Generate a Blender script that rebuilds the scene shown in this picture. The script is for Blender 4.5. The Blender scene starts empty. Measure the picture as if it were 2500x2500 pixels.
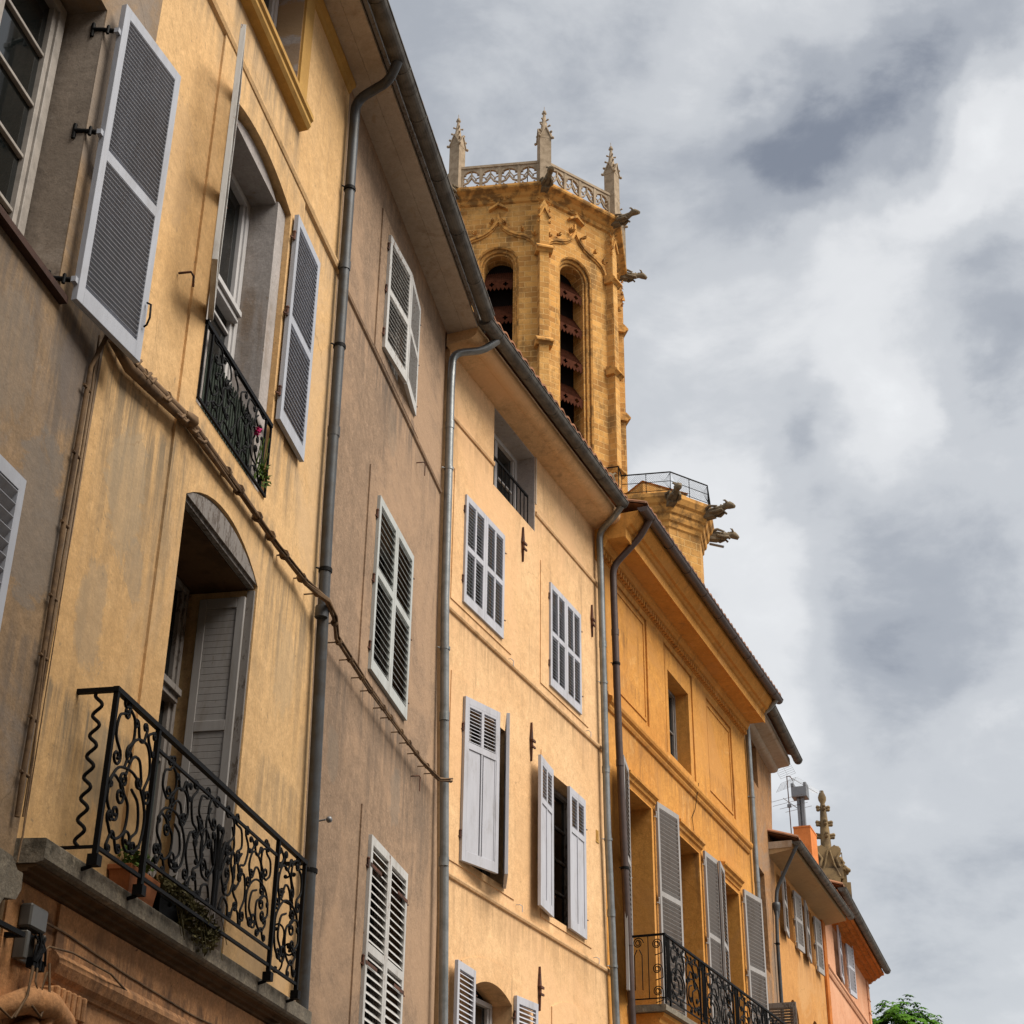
import bpy, math, random
from mathutils import Vector, Matrix
from mathutils.geometry import tessellate_polygon
R=math.radians; PI=math.pi
sin,cos=math.sin,math.cos
scene=bpy.context.scene
COL=scene.collection
# ------------------------------------------------------------------ node helpers
def newmat(name):
    m=bpy.data.materials.new(name); m.use_nodes=True
    nt=m.node_tree; b=nt.nodes['Principled BSDF']
    return m,nt,b
def N(nt,typ,**kw):
    n=nt.nodes.new(typ)
    for k,v in kw.items(): setattr(n,k,v)
    return n
def noise(nt,vec,scale,detail=4,rough=.6,dist=0):
    n=N(nt,'ShaderNodeTexNoise'); n.inputs['Scale'].default_value=scale
    n.inputs['Detail'].default_value=detail; n.inputs['Roughness'].default_value=rough
    n.inputs['Distortion'].default_value=dist
    nt.links.new(vec,n.inputs['Vector']); return n.outputs['Fac']
def mapping(nt,vec,scale=(1,1,1),loc=(0,0,0),rot=(0,0,0)):
    n=N(nt,'ShaderNodeMapping'); n.inputs['Scale'].default_value=scale
    n.inputs['Location'].default_value=loc; n.inputs['Rotation'].default_value=rot
    nt.links.new(vec,n.inputs['Vector']); return n.outputs['Vector']
def ramp(nt,fac,a,b,ca=0.0,cb=1.0):
    n=N(nt,'ShaderNodeMapRange'); n.inputs['From Min'].default_value=a; n.inputs['From Max'].default_value=b
    n.inputs['To Min'].default_value=ca; n.inputs['To Max'].default_value=cb; n.interpolation_type='SMOOTHSTEP'
    nt.links.new(fac,n.inputs['Value']); return n.outputs['Result']
def mix(nt,fac,a,b,mode='MIX'):
    n=N(nt,'ShaderNodeMix',data_type='RGBA',blend_type=mode)
    if isinstance(fac,(int,float)): n.inputs[0].default_value=fac
    else: nt.links.new(fac,n.inputs[0])
    for s,v in ((6,a),(7,b)):
        if isinstance(v,(tuple,list)): n.inputs[s].default_value=(*v[:3],1)
        else: nt.links.new(v,n.inputs[s])
    return n.outputs[2]
def mathn(nt,op,a,b=None):
    n=N(nt,'ShaderNodeMath',operation=op)
    for i,v in enumerate((a,b)):
        if v is None: continue
        if isinstance(v,(int,float)): n.inputs[i].default_value=v
        else: nt.links.new(v,n.inputs[i])
    return n.outputs[0]
def bump(nt,b,h,strength=.3,dist=.01):
    n=N(nt,'ShaderNodeBump'); n.inputs['Strength'].default_value=strength; n.inputs['Distance'].default_value=dist
    nt.links.new(h,n.inputs['Height']); nt.links.new(n.outputs[0],b.inputs['Normal'])
def band(nt,x,a,b,e):
    return mathn(nt,'MULTIPLY',ramp(nt,x,a-e,a+e),ramp(nt,x,b-e,b+e,1,0))
def plaster(name,c1,c2,stain=(.12,.09,.07),amt=.5,seed=0.,grain=1.,pale=None,streak=1.,drips=(),patches=(),tint=None,cracks=.5):
    m,nt,b=newmat(name); tc=N(nt,'ShaderNodeTexCoord'); v=mapping(nt,tc.outputs['Object'],loc=(seed*7.3,seed*3.1,seed*5.7))
    big=noise(nt,v,.55,7,.62,.4); c=mix(nt,ramp(nt,big,.36,.64),c1,c2)
    mid=noise(nt,v,3.2,6,.65,.6)
    c=mix(nt,ramp(nt,mid,.45,.72,0,.35),c,tuple(min(1,x*1.25) for x in c1))
    if pale:
        p=noise(nt,v,1.1,8,.7,1.2); c=mix(nt,ramp(nt,p,.56,.64,0,.6),c,pale)
    vs=mapping(nt,v,scale=(5.5,5.5,.55)); st=noise(nt,vs,1.0,6,.62,.3)
    bl=noise(nt,v,.9,6,.6,.2)
    sm=mathn(nt,'MULTIPLY',ramp(nt,st,.5,.72,0,streak),ramp(nt,bl,.42,.62))
    c=mix(nt,mathn(nt,'MULTIPLY',sm,amt),c,stain)
    vd=mapping(nt,v,scale=(1.6,1.6,.5)); dk=noise(nt,vd,.8,8,.7,.8)
    c=mix(nt,ramp(nt,dk,.57,.76,0,amt*.5),c,stain)
    fine=noise(nt,v,48,4,.75); c=mix(nt,ramp(nt,fine,.32,.7,.0,.42*grain),c,tuple(x*.5 for x in c1))
    g2=noise(nt,v,11,8,.78,.3); c=mix(nt,ramp(nt,g2,.42,.68,.0,.40*grain),c,tuple(x*.6 for x in c2)); c=mix(nt,ramp(nt,g2,.30,.46,.35*grain,0.),c,tuple(min(1,x*1.25) for x in c1))
    sp=noise(nt,v,22,2,.5); c=mix(nt,ramp(nt,sp,.69,.76,0,.5*grain),c,stain)
    if tint: # broad weathered zones of another tone
        tn=noise(nt,v,.42,9,.68,1.0); c=mix(nt,ramp(nt,tn,.49,.62,0,.75),c,tint)
    sx=N(nt,'ShaderNodeSeparateXYZ'); nt.links.new(tc.outputs['Object'],sx.inputs[0]); X_,Z_=sx.outputs[0],sx.outputs[2]
    if drips:
        dn=noise(nt,mapping(nt,tc.outputs['Object'],scale=(9,9,.7),loc=(seed,0,0)),1.,5,.7,.3); wob=noise(nt,v,2.2,5,.7)
        zz=mathn(nt,'ADD',Z_,mathn(nt,'MULTIPLY',mathn(nt,'SUBTRACT',wob,.5),.5))
        for x0,x1,z1,ln,st_ in drips:
            m_=mathn(nt,'MULTIPLY',band(nt,mathn(nt,'ADD',X_,mathn(nt,'MULTIPLY',mathn(nt,'SUBTRACT',wob,.5),.25)),x0,x1,.09),mathn(nt,'MULTIPLY',ramp(nt,zz,z1-ln,z1),ramp(nt,zz,z1-.05,z1+.06,1,0)))
            c=mix(nt,mathn(nt,'MULTIPLY',mathn(nt,'MULTIPLY',m_,ramp(nt,dn,.38,.62)),st_),c,stain)
    if patches: # repaired or damp patches, each with its own ragged edge
        pn=noise(nt,v,3.5,9,.75,.6)
        for x0,z0,r_,st_,pc in patches:
            n_=N(nt,'ShaderNodeVectorMath',operation='DISTANCE'); nt.links.new(mapping(nt,tc.outputs['Object'],scale=(1,0,.62)),n_.inputs[0]); n_.inputs[1].default_value=(x0,0,z0*.62)
            m_=ramp(nt,mathn(nt,'ADD',n_.outputs['Value'],mathn(nt,'MULTIPLY',mathn(nt,'SUBTRACT',pn,.5),2.2*r_)),r_*.75,r_,1,0)
            c=mix(nt,mathn(nt,'MULTIPLY',m_,st_),c,pc)
    if cracks:
        vo_=N(nt,'ShaderNodeTexVoronoi',feature='DISTANCE_TO_EDGE'); vo_.inputs['Scale'].default_value=.8
        wv2=N(nt,'ShaderNodeVectorMath',operation='MULTIPLY_ADD'); wn2=N(nt,'ShaderNodeTexNoise'); wn2.inputs['Scale'].default_value=2.5; wn2.inputs['Detail'].default_value=5; nt.links.new(v,wn2.inputs['Vector']); nt.links.new(wn2.outputs['Color'],wv2.inputs[0]); wv2.inputs[1].default_value=(.5,.5,.5); nt.links.new(v,wv2.inputs[2]); nt.links.new(wv2.outputs[0],vo_.inputs['Vector'])
        ck=mathn(nt,'MULTIPLY',ramp(nt,vo_.outputs['Distance'],.0,.008,1,0),ramp(nt,noise(nt,v,.7,3,.5),.55,.66,0,cracks)); c=mix(nt,ck,c,tuple(x*.35 for x in c2))
    nt.links.new(c,b.inputs['Base Color']); b.inputs['Roughness'].default_value=.92; b.inputs['Specular IOR Level'].default_value=.15
    h=mathn(nt,'ADD',mathn(nt,'MULTIPLY',fine,.25),mathn(nt,'MULTIPLY',noise(nt,v,9,5,.6),1.0))
    bump(nt,b,h,.55*grain,.012); return m
def simple(name,c,rough=.6,metal=0.,var=.25,scale=8,spec=.4,bumpy=.15,c2=None,sharp=(.4,.65)):
    m,nt,b=newmat(name); tc=N(nt,'ShaderNodeTexCoord'); v=tc.outputs['Object']
    n1=noise(nt,v,scale,6,.65,.3); d=c2 or tuple(x*(1-var) for x in c)
    c_=mix(nt,ramp(nt,n1,*sharp),c,d); n2=noise(nt,v,scale*9,3,.6)
    c_=mix(nt,ramp(nt,n2,.35,.7,0,.25),c_,tuple(x*.6 for x in c))
    nt.links.new(c_,b.inputs['Base Color']); b.inputs['Roughness'].default_value=rough
    b.inputs['Metallic'].default_value=metal; b.inputs['Specular IOR Level'].default_value=spec
    if bumpy: bump(nt,b,mathn(nt,'ADD',n1,n2),bumpy,.004)
    return m
def stone(name,c1,c2,c3,bw=.62,bh=.3,mortar=(.74,.50,.22)):
    m,nt,b=newmat(name); tc=N(nt,'ShaderNodeTexCoord'); uv=tc.outputs['UV']
    # slightly warp so courses are not ruler-perfect
    br=N(nt,'ShaderNodeTexBrick'); br.offset=.5; br.squash=1; br.inputs['Scale'].default_value=1
    br.inputs['Brick Width'].default_value=bw; br.inputs['Row Height'].default_value=bh
    br.inputs['Mortar Size'].default_value=.018; br.inputs['Mortar Smooth'].default_value=.4; br.inputs['Bias'].default_value=0
    br.inputs['Color1'].default_value=(0,0,0,1); br.inputs['Color2'].default_value=(1,1,1,1); br.inputs['Mortar'].default_value=(.5,.5,.5,1)
    nz=N(nt,'ShaderNodeTexNoise'); nz.inputs['Scale'].default_value=1.3; nt.links.new(uv,nz.inputs['Vector'])
    vm=N(nt,'ShaderNodeVectorMath',operation='MULTIPLY_ADD'); nt.links.new(nz.outputs['Color'],vm.inputs[0]); vm.inputs[1].default_value=(.05,.03,0); nt.links.new(uv,vm.inputs[2])
    nt.links.new(vm.outputs[0],br.inputs['Vector'])
    o=tc.outputs['Object']
    c=mix(nt,br.outputs['Color'],c1,c2)
    big=noise(nt,o,.35,6,.65,.5); c=mix(nt,ramp(nt,big,.4,.68,0,.75),c,c3)
    mid=noise(nt,o,2.4,6,.7,.5); c=mix(nt,ramp(nt,mid,.48,.70,0,.6),c,tuple(x*.5 for x in c1))
    dark=noise(nt,mapping(nt,o,scale=(1,1,.35)),1.1,6,.7,.4); c=mix(nt,ramp(nt,dark,.50,.66,0,.7),c,(.12,.075,.035))
    c=mix(nt,mathn(nt,'MULTIPLY',br.outputs['Fac'],.8),c,mortar)
    fine=noise(nt,o,26,4,.7); c=mix(nt,ramp(nt,fine,.35,.7,0,.4),c,tuple(x*.55 for x in c1))
    nt.links.new(c,b.inputs['Base Color']); b.inputs['Roughness'].default_value=.93; b.inputs['Specular IOR Level'].default_value=.15
    h=mathn(nt,'ADD',mathn(nt,'MULTIPLY',fine,.5),mathn(nt,'SUBTRACT',mathn(nt,'MULTIPLY',mid,1.),mathn(nt,'MULTIPLY',br.outputs['Fac'],1.2)))
    bump(nt,b,h,.8,.03); return m
def glassmat(name,c=(.02,.022,.024),rough=.07):
    m,nt,b=newmat(name); tc=N(nt,'ShaderNodeTexCoord'); v=tc.outputs['Object']
    n=noise(nt,v,1.2,3,.5); nt.links.new(mix(nt,n,c,tuple(x*.5 for x in c)),b.inputs['Base Color'])
    b.inputs['Roughness'].default_value=rough; b.inputs['IOR'].default_value=1.5
    bump(nt,b,noise(nt,v,2.5,2,.5),.12,.01); return m
def paint(name,c,dirt=(.16,.13,.10),wood=(.15,.11,.08),chip=.70,amt=.5,seed=0):
    m,nt,b=newmat(name); tc=N(nt,'ShaderNodeTexCoord'); v=mapping(nt,tc.outputs['Object'],loc=(seed,seed,seed))
    oi=N(nt,'ShaderNodeObjectInfo'); rv_=N(nt,'ShaderNodeVectorMath',operation='ADD'); nt.links.new(v,rv_.inputs[0])
    cb=N(nt,'ShaderNodeCombineXYZ'); nt.links.new(mathn(nt,'MULTIPLY',oi.outputs['Random'],31.),cb.inputs[0]); nt.links.new(cb.outputs[0],rv_.inputs[1]); v=rv_.outputs[0]
    g=noise(nt,mapping(nt,v,scale=(14,14,1.6)),1.,5,.7); c_=mix(nt,ramp(nt,g,.35,.7,0,.4),c,tuple(x*.72 for x in c))
    d=noise(nt,mapping(nt,v,scale=(4,4,1.2)),1.,7,.75,.5); c_=mix(nt,ramp(nt,d,.48,.72,0,amt),c_,dirt)
    h_=noise(nt,mapping(nt,v,scale=(1.6,1.6,.6)),1.,3,.5); k_=noise(nt,mapping(nt,v,scale=(26,26,9)),1.,6,.8)
    c_=mix(nt,ramp(nt,mathn(nt,'ADD',k_,mathn(nt,'MULTIPLY',mathn(nt,'SUBTRACT',h_,.5),.35)),chip-.09,chip-.06),c_,wood)
    nt.links.new(c_,b.inputs['Base Color']); b.inputs['Roughness'].default_value=.68; b.inputs['Specular IOR Level'].default_value=.3
    bump(nt,b,mathn(nt,'ADD',g,k_),.35,.003); return m
# ------------------------------------------------------------------ mesh builder
class MB:
    def __init__(s): s.v=[];s.f=[];s.sm=[];s.M=None
    def add(s,vs,fs,smooth=False):
        b=len(s.v)
        for p in vs:
            p=Vector(p)
            s.v.append(tuple(s.M@p) if s.M else tuple(p))
        for f in fs: s.f.append([i+b for i in f]); s.sm.append(smooth)
    def box(s,x0,x1,y0,y1,z0,z1):
        s.add([(x,y,z) for x in (x0,x1) for y in (y0,y1) for z in (z0,z1)],
              [(0,1,3,2),(4,6,7,5),(0,4,5,1),(2,3,7,6),(0,2,6,4),(1,5,7,3)])
    def prism(s,prof,x0,x1,smooth=False,dx1=None):
        """profile [(y,z)] swept along x"""
        n=len(prof); vs=[(x0,y,z) for y,z in prof]+[(x1,y,z) for y,z in prof]
        s.add(vs,[(i,(i+1)%n,n+(i+1)%n,n+i) for i in range(n)],smooth)
        tri=tessellate_polygon([[Vector((y,z,0)) for y,z in prof]])
        s.add(vs[:n],[t for t in tri]); s.add(vs[n:],[tuple(reversed(t)) for t in tri])
    def slab(s,loop,y0,y1,holes=()):
        """polygon [(x,z)] with holes, solid between y0 and y1"""
        loops=[loop]+list(holes)
        tri=tessellate_polygon([[Vector((x,z,0)) for x,z in l] for l in loops])
        flat=[p for l in loops for p in l]; n=len(flat)
        s.add([(x,y0,z) for x,z in flat],[t for t in tri]); s.add([(x,y1,z) for x,z in flat],[tuple(reversed(t)) for t in tri])
        b=0
        for l in loops:
            k=len(l); s.add([(x,y0,z) for x,z in l]+[(x,y1,z) for x,z in l],[(i,(i+1)%k,k+(i+1)%k,k+i) for i in range(k)]); b+=k
    def wall(s,loop,holes,depths,y=0.):
        """front face only, with reveals running inwards (towards +y)"""
        loops=[loop]+list(holes)
        tri=tessellate_polygon([[Vector((x,z,0)) for x,z in l] for l in loops])
        flat=[p for l in loops for p in l]
        s.add([(x,y,z) for x,z in flat],[t for t in tri])
        for l,d in zip(holes,depths):
            k=len(l); s.add([(x,y,z) for x,z in l]+[(x,y+d,z) for x,z in l],[(i,(i+1)%k,k+(i+1)%k,k+i) for i in range(k)])
    def tube(s,pts,r,n=6,cap=True,squash=None,smooth=True):
        pts=[Vector(p) for p in pts]; rs=r if isinstance(r,(list,tuple)) else [r]*len(pts)
        vs=[];fs=[];prev=None
        for i,p in enumerate(pts):
            t=(pts[min(i+1,len(pts)-1)]-pts[max(i-1,0)]); 
            if t.length<1e-9: t=Vector((0,0,1))
            t.normalize()
            if prev is None:
                a=Vector((0,1,0)) if abs(t.y)<.9 else Vector((0,0,1))
                u=t.cross(a).normalized()
            else:
                u=(prev-t*prev.dot(t)); u=u.normalized() if u.length>1e-6 else t.orthogonal().normalized()
            prev=u; w=t.cross(u)
            for k in range(n):
                a=2*PI*k/n+(PI/4 if n==4 else 0)
                vs.append(p+u*(rs[i]*cos(a))+w*(rs[i]*sin(a)))
        m=len(pts)
        for i in range(m-1):
            for k in range(n): fs.append((i*n+k,i*n+(k+1)%n,(i+1)*n+(k+1)%n,(i+1)*n+k))
        s.add(vs,fs,smooth and n>4)
        if cap: s.add(vs[:n],[tuple(range(n-1,-1,-1))]); s.add(vs[-n:],[tuple(range(n))])
    def bar(s,a,b,r): s.tube([a,b],r,4,smooth=False)
    def lathe(s,c,prof,n=10,sx=1,sy=1,smooth=True):
        vs=[(c[0]+r*sx*cos(2*PI*k/n),c[1]+r*sy*sin(2*PI*k/n),c[2]+z) for r,z in prof for k in range(n)]
        fs=[(i*n+k,i*n+(k+1)%n,(i+1)*n+(k+1)%n,(i+1)*n+k) for i in range(len(prof)-1) for k in range(n)]
        s.add(vs,fs,smooth)
        s.add(vs[:n],[tuple(range(n-1,-1,-1))]); s.add(vs[-n:],[tuple(range(n))])
    def ball(s,c,r,n=7,sz=1.):
        s.lathe(c,[(max(.02*r,r*sin(PI*i/5)),-r*sz*cos(PI*i/5)) for i in range(6)],n)
    def build(s,name,mat,parent=None,uv=False,bevel=0):
        me=bpy.data.meshes.new(name); me.from_pydata(s.v,[],s.f); me.update()
        me.polygons.foreach_set('use_smooth',s.sm)
        if uv:
            l=me.uv_layers.new(name='uv')
            for p in me.polygons:
                n=p.normal
                for li in p.loop_indices:
                    co=me.vertices[me.loops[li].vertex_index].co
                    if abs(n.z)<.75:
                        t=Vector((-n.y,n.x,0)).normalized(); l.data[li].uv=(co.dot(t),co.z)
                    else: l.data[li].uv=(co.x,co.y)
        if mat: me.materials.append(mat)
        o=bpy.data.objects.new(name,me); COL.objects.link(o)
        if parent: o.parent=parent
        if bevel:
            md=o.modifiers.new('bevel','BEVEL'); md.width=bevel; md.segments=1; md.limit_method='ANGLE'; md.angle_limit=R(50)
        return o
def tag(o,label,cat,group=None,kind=None):
    o['label']=label; o['category']=cat
    if group: o['group']=group
    if kind: o['kind']=kind
    return o
def empty(name,loc=(0,0,0),rz=0.): 
    o=bpy.data.objects.new(name,None); COL.objects.link(o); o.location=loc; o.rotation_euler=(0,0,rz); o.empty_display_size=.3; return o
def arch(x0,x1,z0,zs,rise,n=12):
    """opening outline, segmental head"""
    w=(x1-x0)/2; cx=(x0+x1)/2
    if rise>=w*.98: pts=[(cx+w*cos(PI*i/n),zs+w*sin(PI*i/n)) for i in range(n+1)]
    else:
        r=(w*w+rise*rise)/(2*rise); a=math.asin(w/r)
        pts=[(cx+r*sin(a-2*a*i/n),zs+rise-r+r*cos(a-2*a*i/n)) for i in range(n+1)]
    return [(x0,z0),(x1,z0)]+pts
def rect(x0,x1,z0,z1): return [(x0,z0),(x1,z0),(x1,z1),(x0,z1)]
# ------------------------------------------------------------------ materials
M={}
M['h0']=plaster('dull_plaster',(.32,.215,.125),(.275,.19,.115),(.11,.095,.085),.6,1,streak=.5,pale=(.42,.27,.14),tint=(.22,.19,.165),patches=[(7.75,5.6,.35,.6,(.17,.155,.14)),(7.2,6.3,.3,.4,(.21,.18,.15)),(7.9,6.6,.2,.7,(.15,.125,.11))],drips=[(5,7.9,6.9,1.3,.7),(7.7,8.3,7.2,2.2,.75),(7.5,8.2,4.9,1.2,.6)],grain=1.2)
M['h0_reveal']=plaster('reveal_plaster',(.30,.25,.205),(.25,.205,.165),(.10,.08,.07),.8,9,pale=(.40,.35,.30))
M['h1']=plaster('yellow_plaster',(.68,.44,.215),(.60,.37,.165),(.17,.14,.10),.75,2,streak=.6,pale=(.74,.48,.23),tint=(.52,.355,.20),drips=[(8.3,9.6,7.0,1.9,.8),(8.1,9.3,4.85,.9,.85),(11.1,12.4,7.1,1.5,.7),(9.4,11.2,11.2,.8,.6),(11.1,11.9,8.2,.9,.7),(9.2,11.4,7.4,.7,.6),(8.3,12.4,10.64,.5,.45),(11.5,12.5,5.6,1.6,.45)],patches=[(8.75,6.35,.30,.55,(.34,.27,.185)),(8.55,5.4,.22,.5,(.33,.26,.18)),(9.0,5.9,.14,.5,(.30,.24,.17)),(8.9,4.6,.20,.55,(.27,.22,.15)),(8.75,9.0,.35,.35,(.42,.29,.17)),(11.9,6.4,.25,.4,(.42,.31,.19))])
M['h1_grey']=plaster('grey_plaster',(.41,.375,.36),(.35,.32,.30),(.20,.14,.09),.9,3,patches=[(10.92,12.45,.16,.8,(.36,.24,.12)),(10.92,12.0,.10,.7,(.30,.20,.11)),(10.92,11.7,.07,.7,(.22,.16,.12))])
M['h1_base']=plaster('orange_plaster',(.56,.275,.115),(.50,.27,.135),(.10,.06,.04),.8,4,grain=1.7,pale=(.60,.33,.15),drips=[(8.3,12.6,3.62,.5,.8)])
M['h2']=plaster('brown_render',(.335,.228,.150),(.29,.20,.135),(.10,.08,.065),.85,5,grain=1.7,tint=(.37,.245,.155),drips=[(13.9,15.5,10.8,1.2,.55),(14.0,15.6,7.25,1.1,.75),(12.6,13.6,7.0,1.4,.6),(15.6,16.8,7.1,2.0,.6),(12.5,16.7,10.62,.5,.5),(12.6,16.6,12.9,.6,.4)],patches=[(15.4,6.5,.22,.5,(.18,.15,.12)),(13.3,6.2,.18,.45,(.19,.155,.12)),(14.6,10.2,.2,.3,(.2,.16,.12))])
M['h3']=plaster('apricot_plaster',(.73,.475,.255),(.665,.405,.20),(.30,.19,.10),.75,6,grain=1.0,tint=(.66,.41,.22),drips=[(.2,5.4,9.28,.45,.5),(.4,5.6,6.2,.5,.5),(.5,1.9,9.5,.5,.4),(3.3,4.7,9.5,.5,.4),(.1,5.3,11.85,.4,.4)],patches=[(2.6,7.2,.3,.25,(.50,.32,.17)),(2.5,4.6,.4,.3,(.52,.33,.18))])
M['h4']=plaster('ochre_plaster',(.64,.305,.072),(.54,.235,.05),(.20,.10,.04),.95,7,grain=1.1,pale=(.70,.39,.14),tint=(.50,.24,.07),drips=[(.1,8.2,10.05,.6,.55),(.3,2.1,10.9,.5,.4),(5.5,7.3,10.9,.5,.4),(.1,8.3,12.35,.4,.4)])
M['h5']=plaster('worn_ochre_plaster',(.42,.225,.10),(.33,.175,.08),(.11,.08,.055),1.0,8,grain=1.5,pale=(.54,.31,.15),tint=(.24,.17,.12),drips=[(.4,1.7,8.1,1.2,.7)],patches=[(2.2,8.5,.4,.6,(.2,.15,.11)),(1.0,11.3,.3,.4,(.25,.17,.1))])
M['h6']=plaster('orange_ochre_plaster',(.58,.29,.095),(.50,.235,.07),(.25,.12,.05),.8,10,tint=(.52,.29,.12),drips=[(.2,4.9,9.35,.8,.5)])
M['h7']=plaster('pink_plaster',(.66,.345,.205),(.62,.30,.165),(.32,.17,.09),.6,11,tint=(.60,.33,.2))
M['h7_orange']=simple('orange_paint',(.52,.17,.035),.85,0,.3,3,.1)
M['soffit']=plaster('soffit_plaster',(.47,.385,.305),(.42,.335,.255),(.22,.15,.10),.8,12,grain=.8,pale=(.38,.26,.16),patches=[(13.4,0,.25,.7,(.36,.25,.16)),(12.9,0,.1,.7,(.3,.2,.13))])
M['soffit6']=plaster('ochre_soffit',(.40,.27,.14),(.36,.24,.13),(.2,.13,.07),.4,13,grain=.5)
M['trim1']=plaster('ochre_trim',(.50,.30,.085),(.42,.24,.07),(.2,.11,.05),.5,14,grain=.6)
M['zinc']=simple('weathered_zinc',(.115,.105,.09),.6,.15,.4,5,.35,.3,c2=(.05,.043,.036))
M['pipe1']=simple('dark_drainpipe',(.055,.06,.066),.5,.2,.3,4,.4,.15,c2=(.04,.035,.03))
M['pipe2']=simple('bright_zinc_pipe',(.24,.25,.25),.38,.55,.35,5,.5,.1,c2=(.16,.17,.17))
M['brown_pipe']=simple('brown_metal',(.075,.048,.04),.45,.3,.3,5,.5,.1)
M['iron']=simple('black_iron',(.004,.0038,.004),.6,.0,.3,20,.10,.2)
M['rust']=simple('rusty_iron',(.12,.05,.03),.8,.2,.5,18,.3,.3,c2=(.05,.03,.025))
M['shut_grey']=paint('grey_blue_paint',(.37,.39,.44),chip=.86,amt=.25)
M['shut_white']=paint('worn_grey_paint',(.46,.455,.44),chip=.70,amt=.6,seed=3,wood=(.17,.10,.06))
M['shut_taupe']=paint('taupe_paint',(.30,.285,.275),chip=.76,amt=.5,seed=5)
M['shut_pale']=paint('pale_grey_paint',(.42,.425,.465),chip=.80,amt=.4,seed=7)
M['frame']=simple('window_paint',(.33,.30,.27),.6,0,.25,8,.3,.1)
M['frame_grey']=paint('window_grey_paint',(.47,.46,.46),chip=.84,amt=.35,seed=11)
M['glass']=glassmat('dark_glass',(.008,.010,.010),.05)
M['old_wood']=paint('weathered_wood',(.20,.18,.165),chip=.62,amt=.6,seed=9,wood=(.09,.07,.055))
M['slab']=plaster('balcony_stone',(.30,.255,.19),(.22,.19,.15),(.045,.04,.03),1.0,15,grain=2.4,tint=(.12,.11,.09),drips=[(7.9,9.8,3.96,.14,.95),(10,12.7,3.96,.12,.7)],cracks=0)
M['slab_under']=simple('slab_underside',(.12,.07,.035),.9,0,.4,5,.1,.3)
M['conduit']=simple('cable_sheath',(.17,.105,.055),.8,0,.4,9,.2,.3,c2=(.08,.05,.03))
M['tile']=simple('clay_tile',(.30,.14,.075),.9,0,.4,4,.1,.4,c2=(.15,.085,.055))
M['terracotta']=simple('terracotta',(.34,.12,.045),.85,0,.3,6,.2,.2)
M['stone']=stone('tower_sandstone',(.68,.355,.10),(.36,.165,.045),(.74,.43,.15),mortar=(.80,.52,.22))
M['stone_plain']=simple('carved_sandstone',(.60,.31,.09),.93,0,.4,2.2,.1,.7,c2=(.22,.12,.045),sharp=(.42,.62))
M['stone_grey']=simple('grey_limestone',(.37,.29,.205),.93,0,.35,2.5,.1,.5,c2=(.25,.19,.13))
M['stone_dark']=simple('lichen_stone',(.25,.175,.09),.93,0,.5,3,.1,.6,c2=(.11,.08,.05))
M['garg']=simple('gargoyle_stone',(.20,.155,.10),.95,0,.5,6,.1,.7,c2=(.11,.085,.06))
M['louver']=simple('red_brown_louvre',(.075,.024,.012),.9,0,.35,6,.05,.2)
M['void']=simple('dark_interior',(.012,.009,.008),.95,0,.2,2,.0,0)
M['green']=simple('green_panel',(.045,.06,.045),.7,0,.4,30,.3,.2)
M['plastic']=simple('grey_box_plastic',(.095,.09,.08),.45,0,.2,5,.5,.05)
M['steel']=simple('grey_steel',(.20,.205,.215),.45,.4,.2,5,.5,.1)
M['wood_bark']=simple('bark',(.09,.065,.045),.9,0,.4,6,.1,.6)
def leafmat(name,c,c2):
    m,nt,b=newmat(name); oi=N(nt,'ShaderNodeTexCoord'); n=noise(nt,oi.outputs['Object'],.9,3,.6)
    n2=noise(nt,oi.outputs['Object'],9,2,.6)
    nt.links.new(mix(nt,ramp(nt,n2,.3,.7,0,.5),mix(nt,ramp(nt,n,.35,.65),c,c2),tuple(x*1.8 for x in c)),b.inputs['Base Color']); b.inputs['Roughness'].default_value=.75; b.inputs['Specular IOR Level'].default_value=.1
    return m
M['leaf']=leafmat('chestnut_leaf',(.03,.085,.004),(.065,.15,.008))
M['leaf2']=leafmat('pot_plant_leaf',(.06,.11,.02),(.10,.10,.04))
M['dry']=leafmat('dry_plant',(.07,.06,.025),(.05,.045,.02))
M['petal']=simple('magenta_petal',(.55,.02,.16),.6,0,.2,30,.2,0)
M['ground']=simple('paving_stone',(.17,.15,.13),.85,0,.3,1.5,.2,.3)
M['opp']=plaster('opposite_plaster',(.42,.32,.20),(.38,.29,.19),(.2,.15,.1),.5,16)
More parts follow.
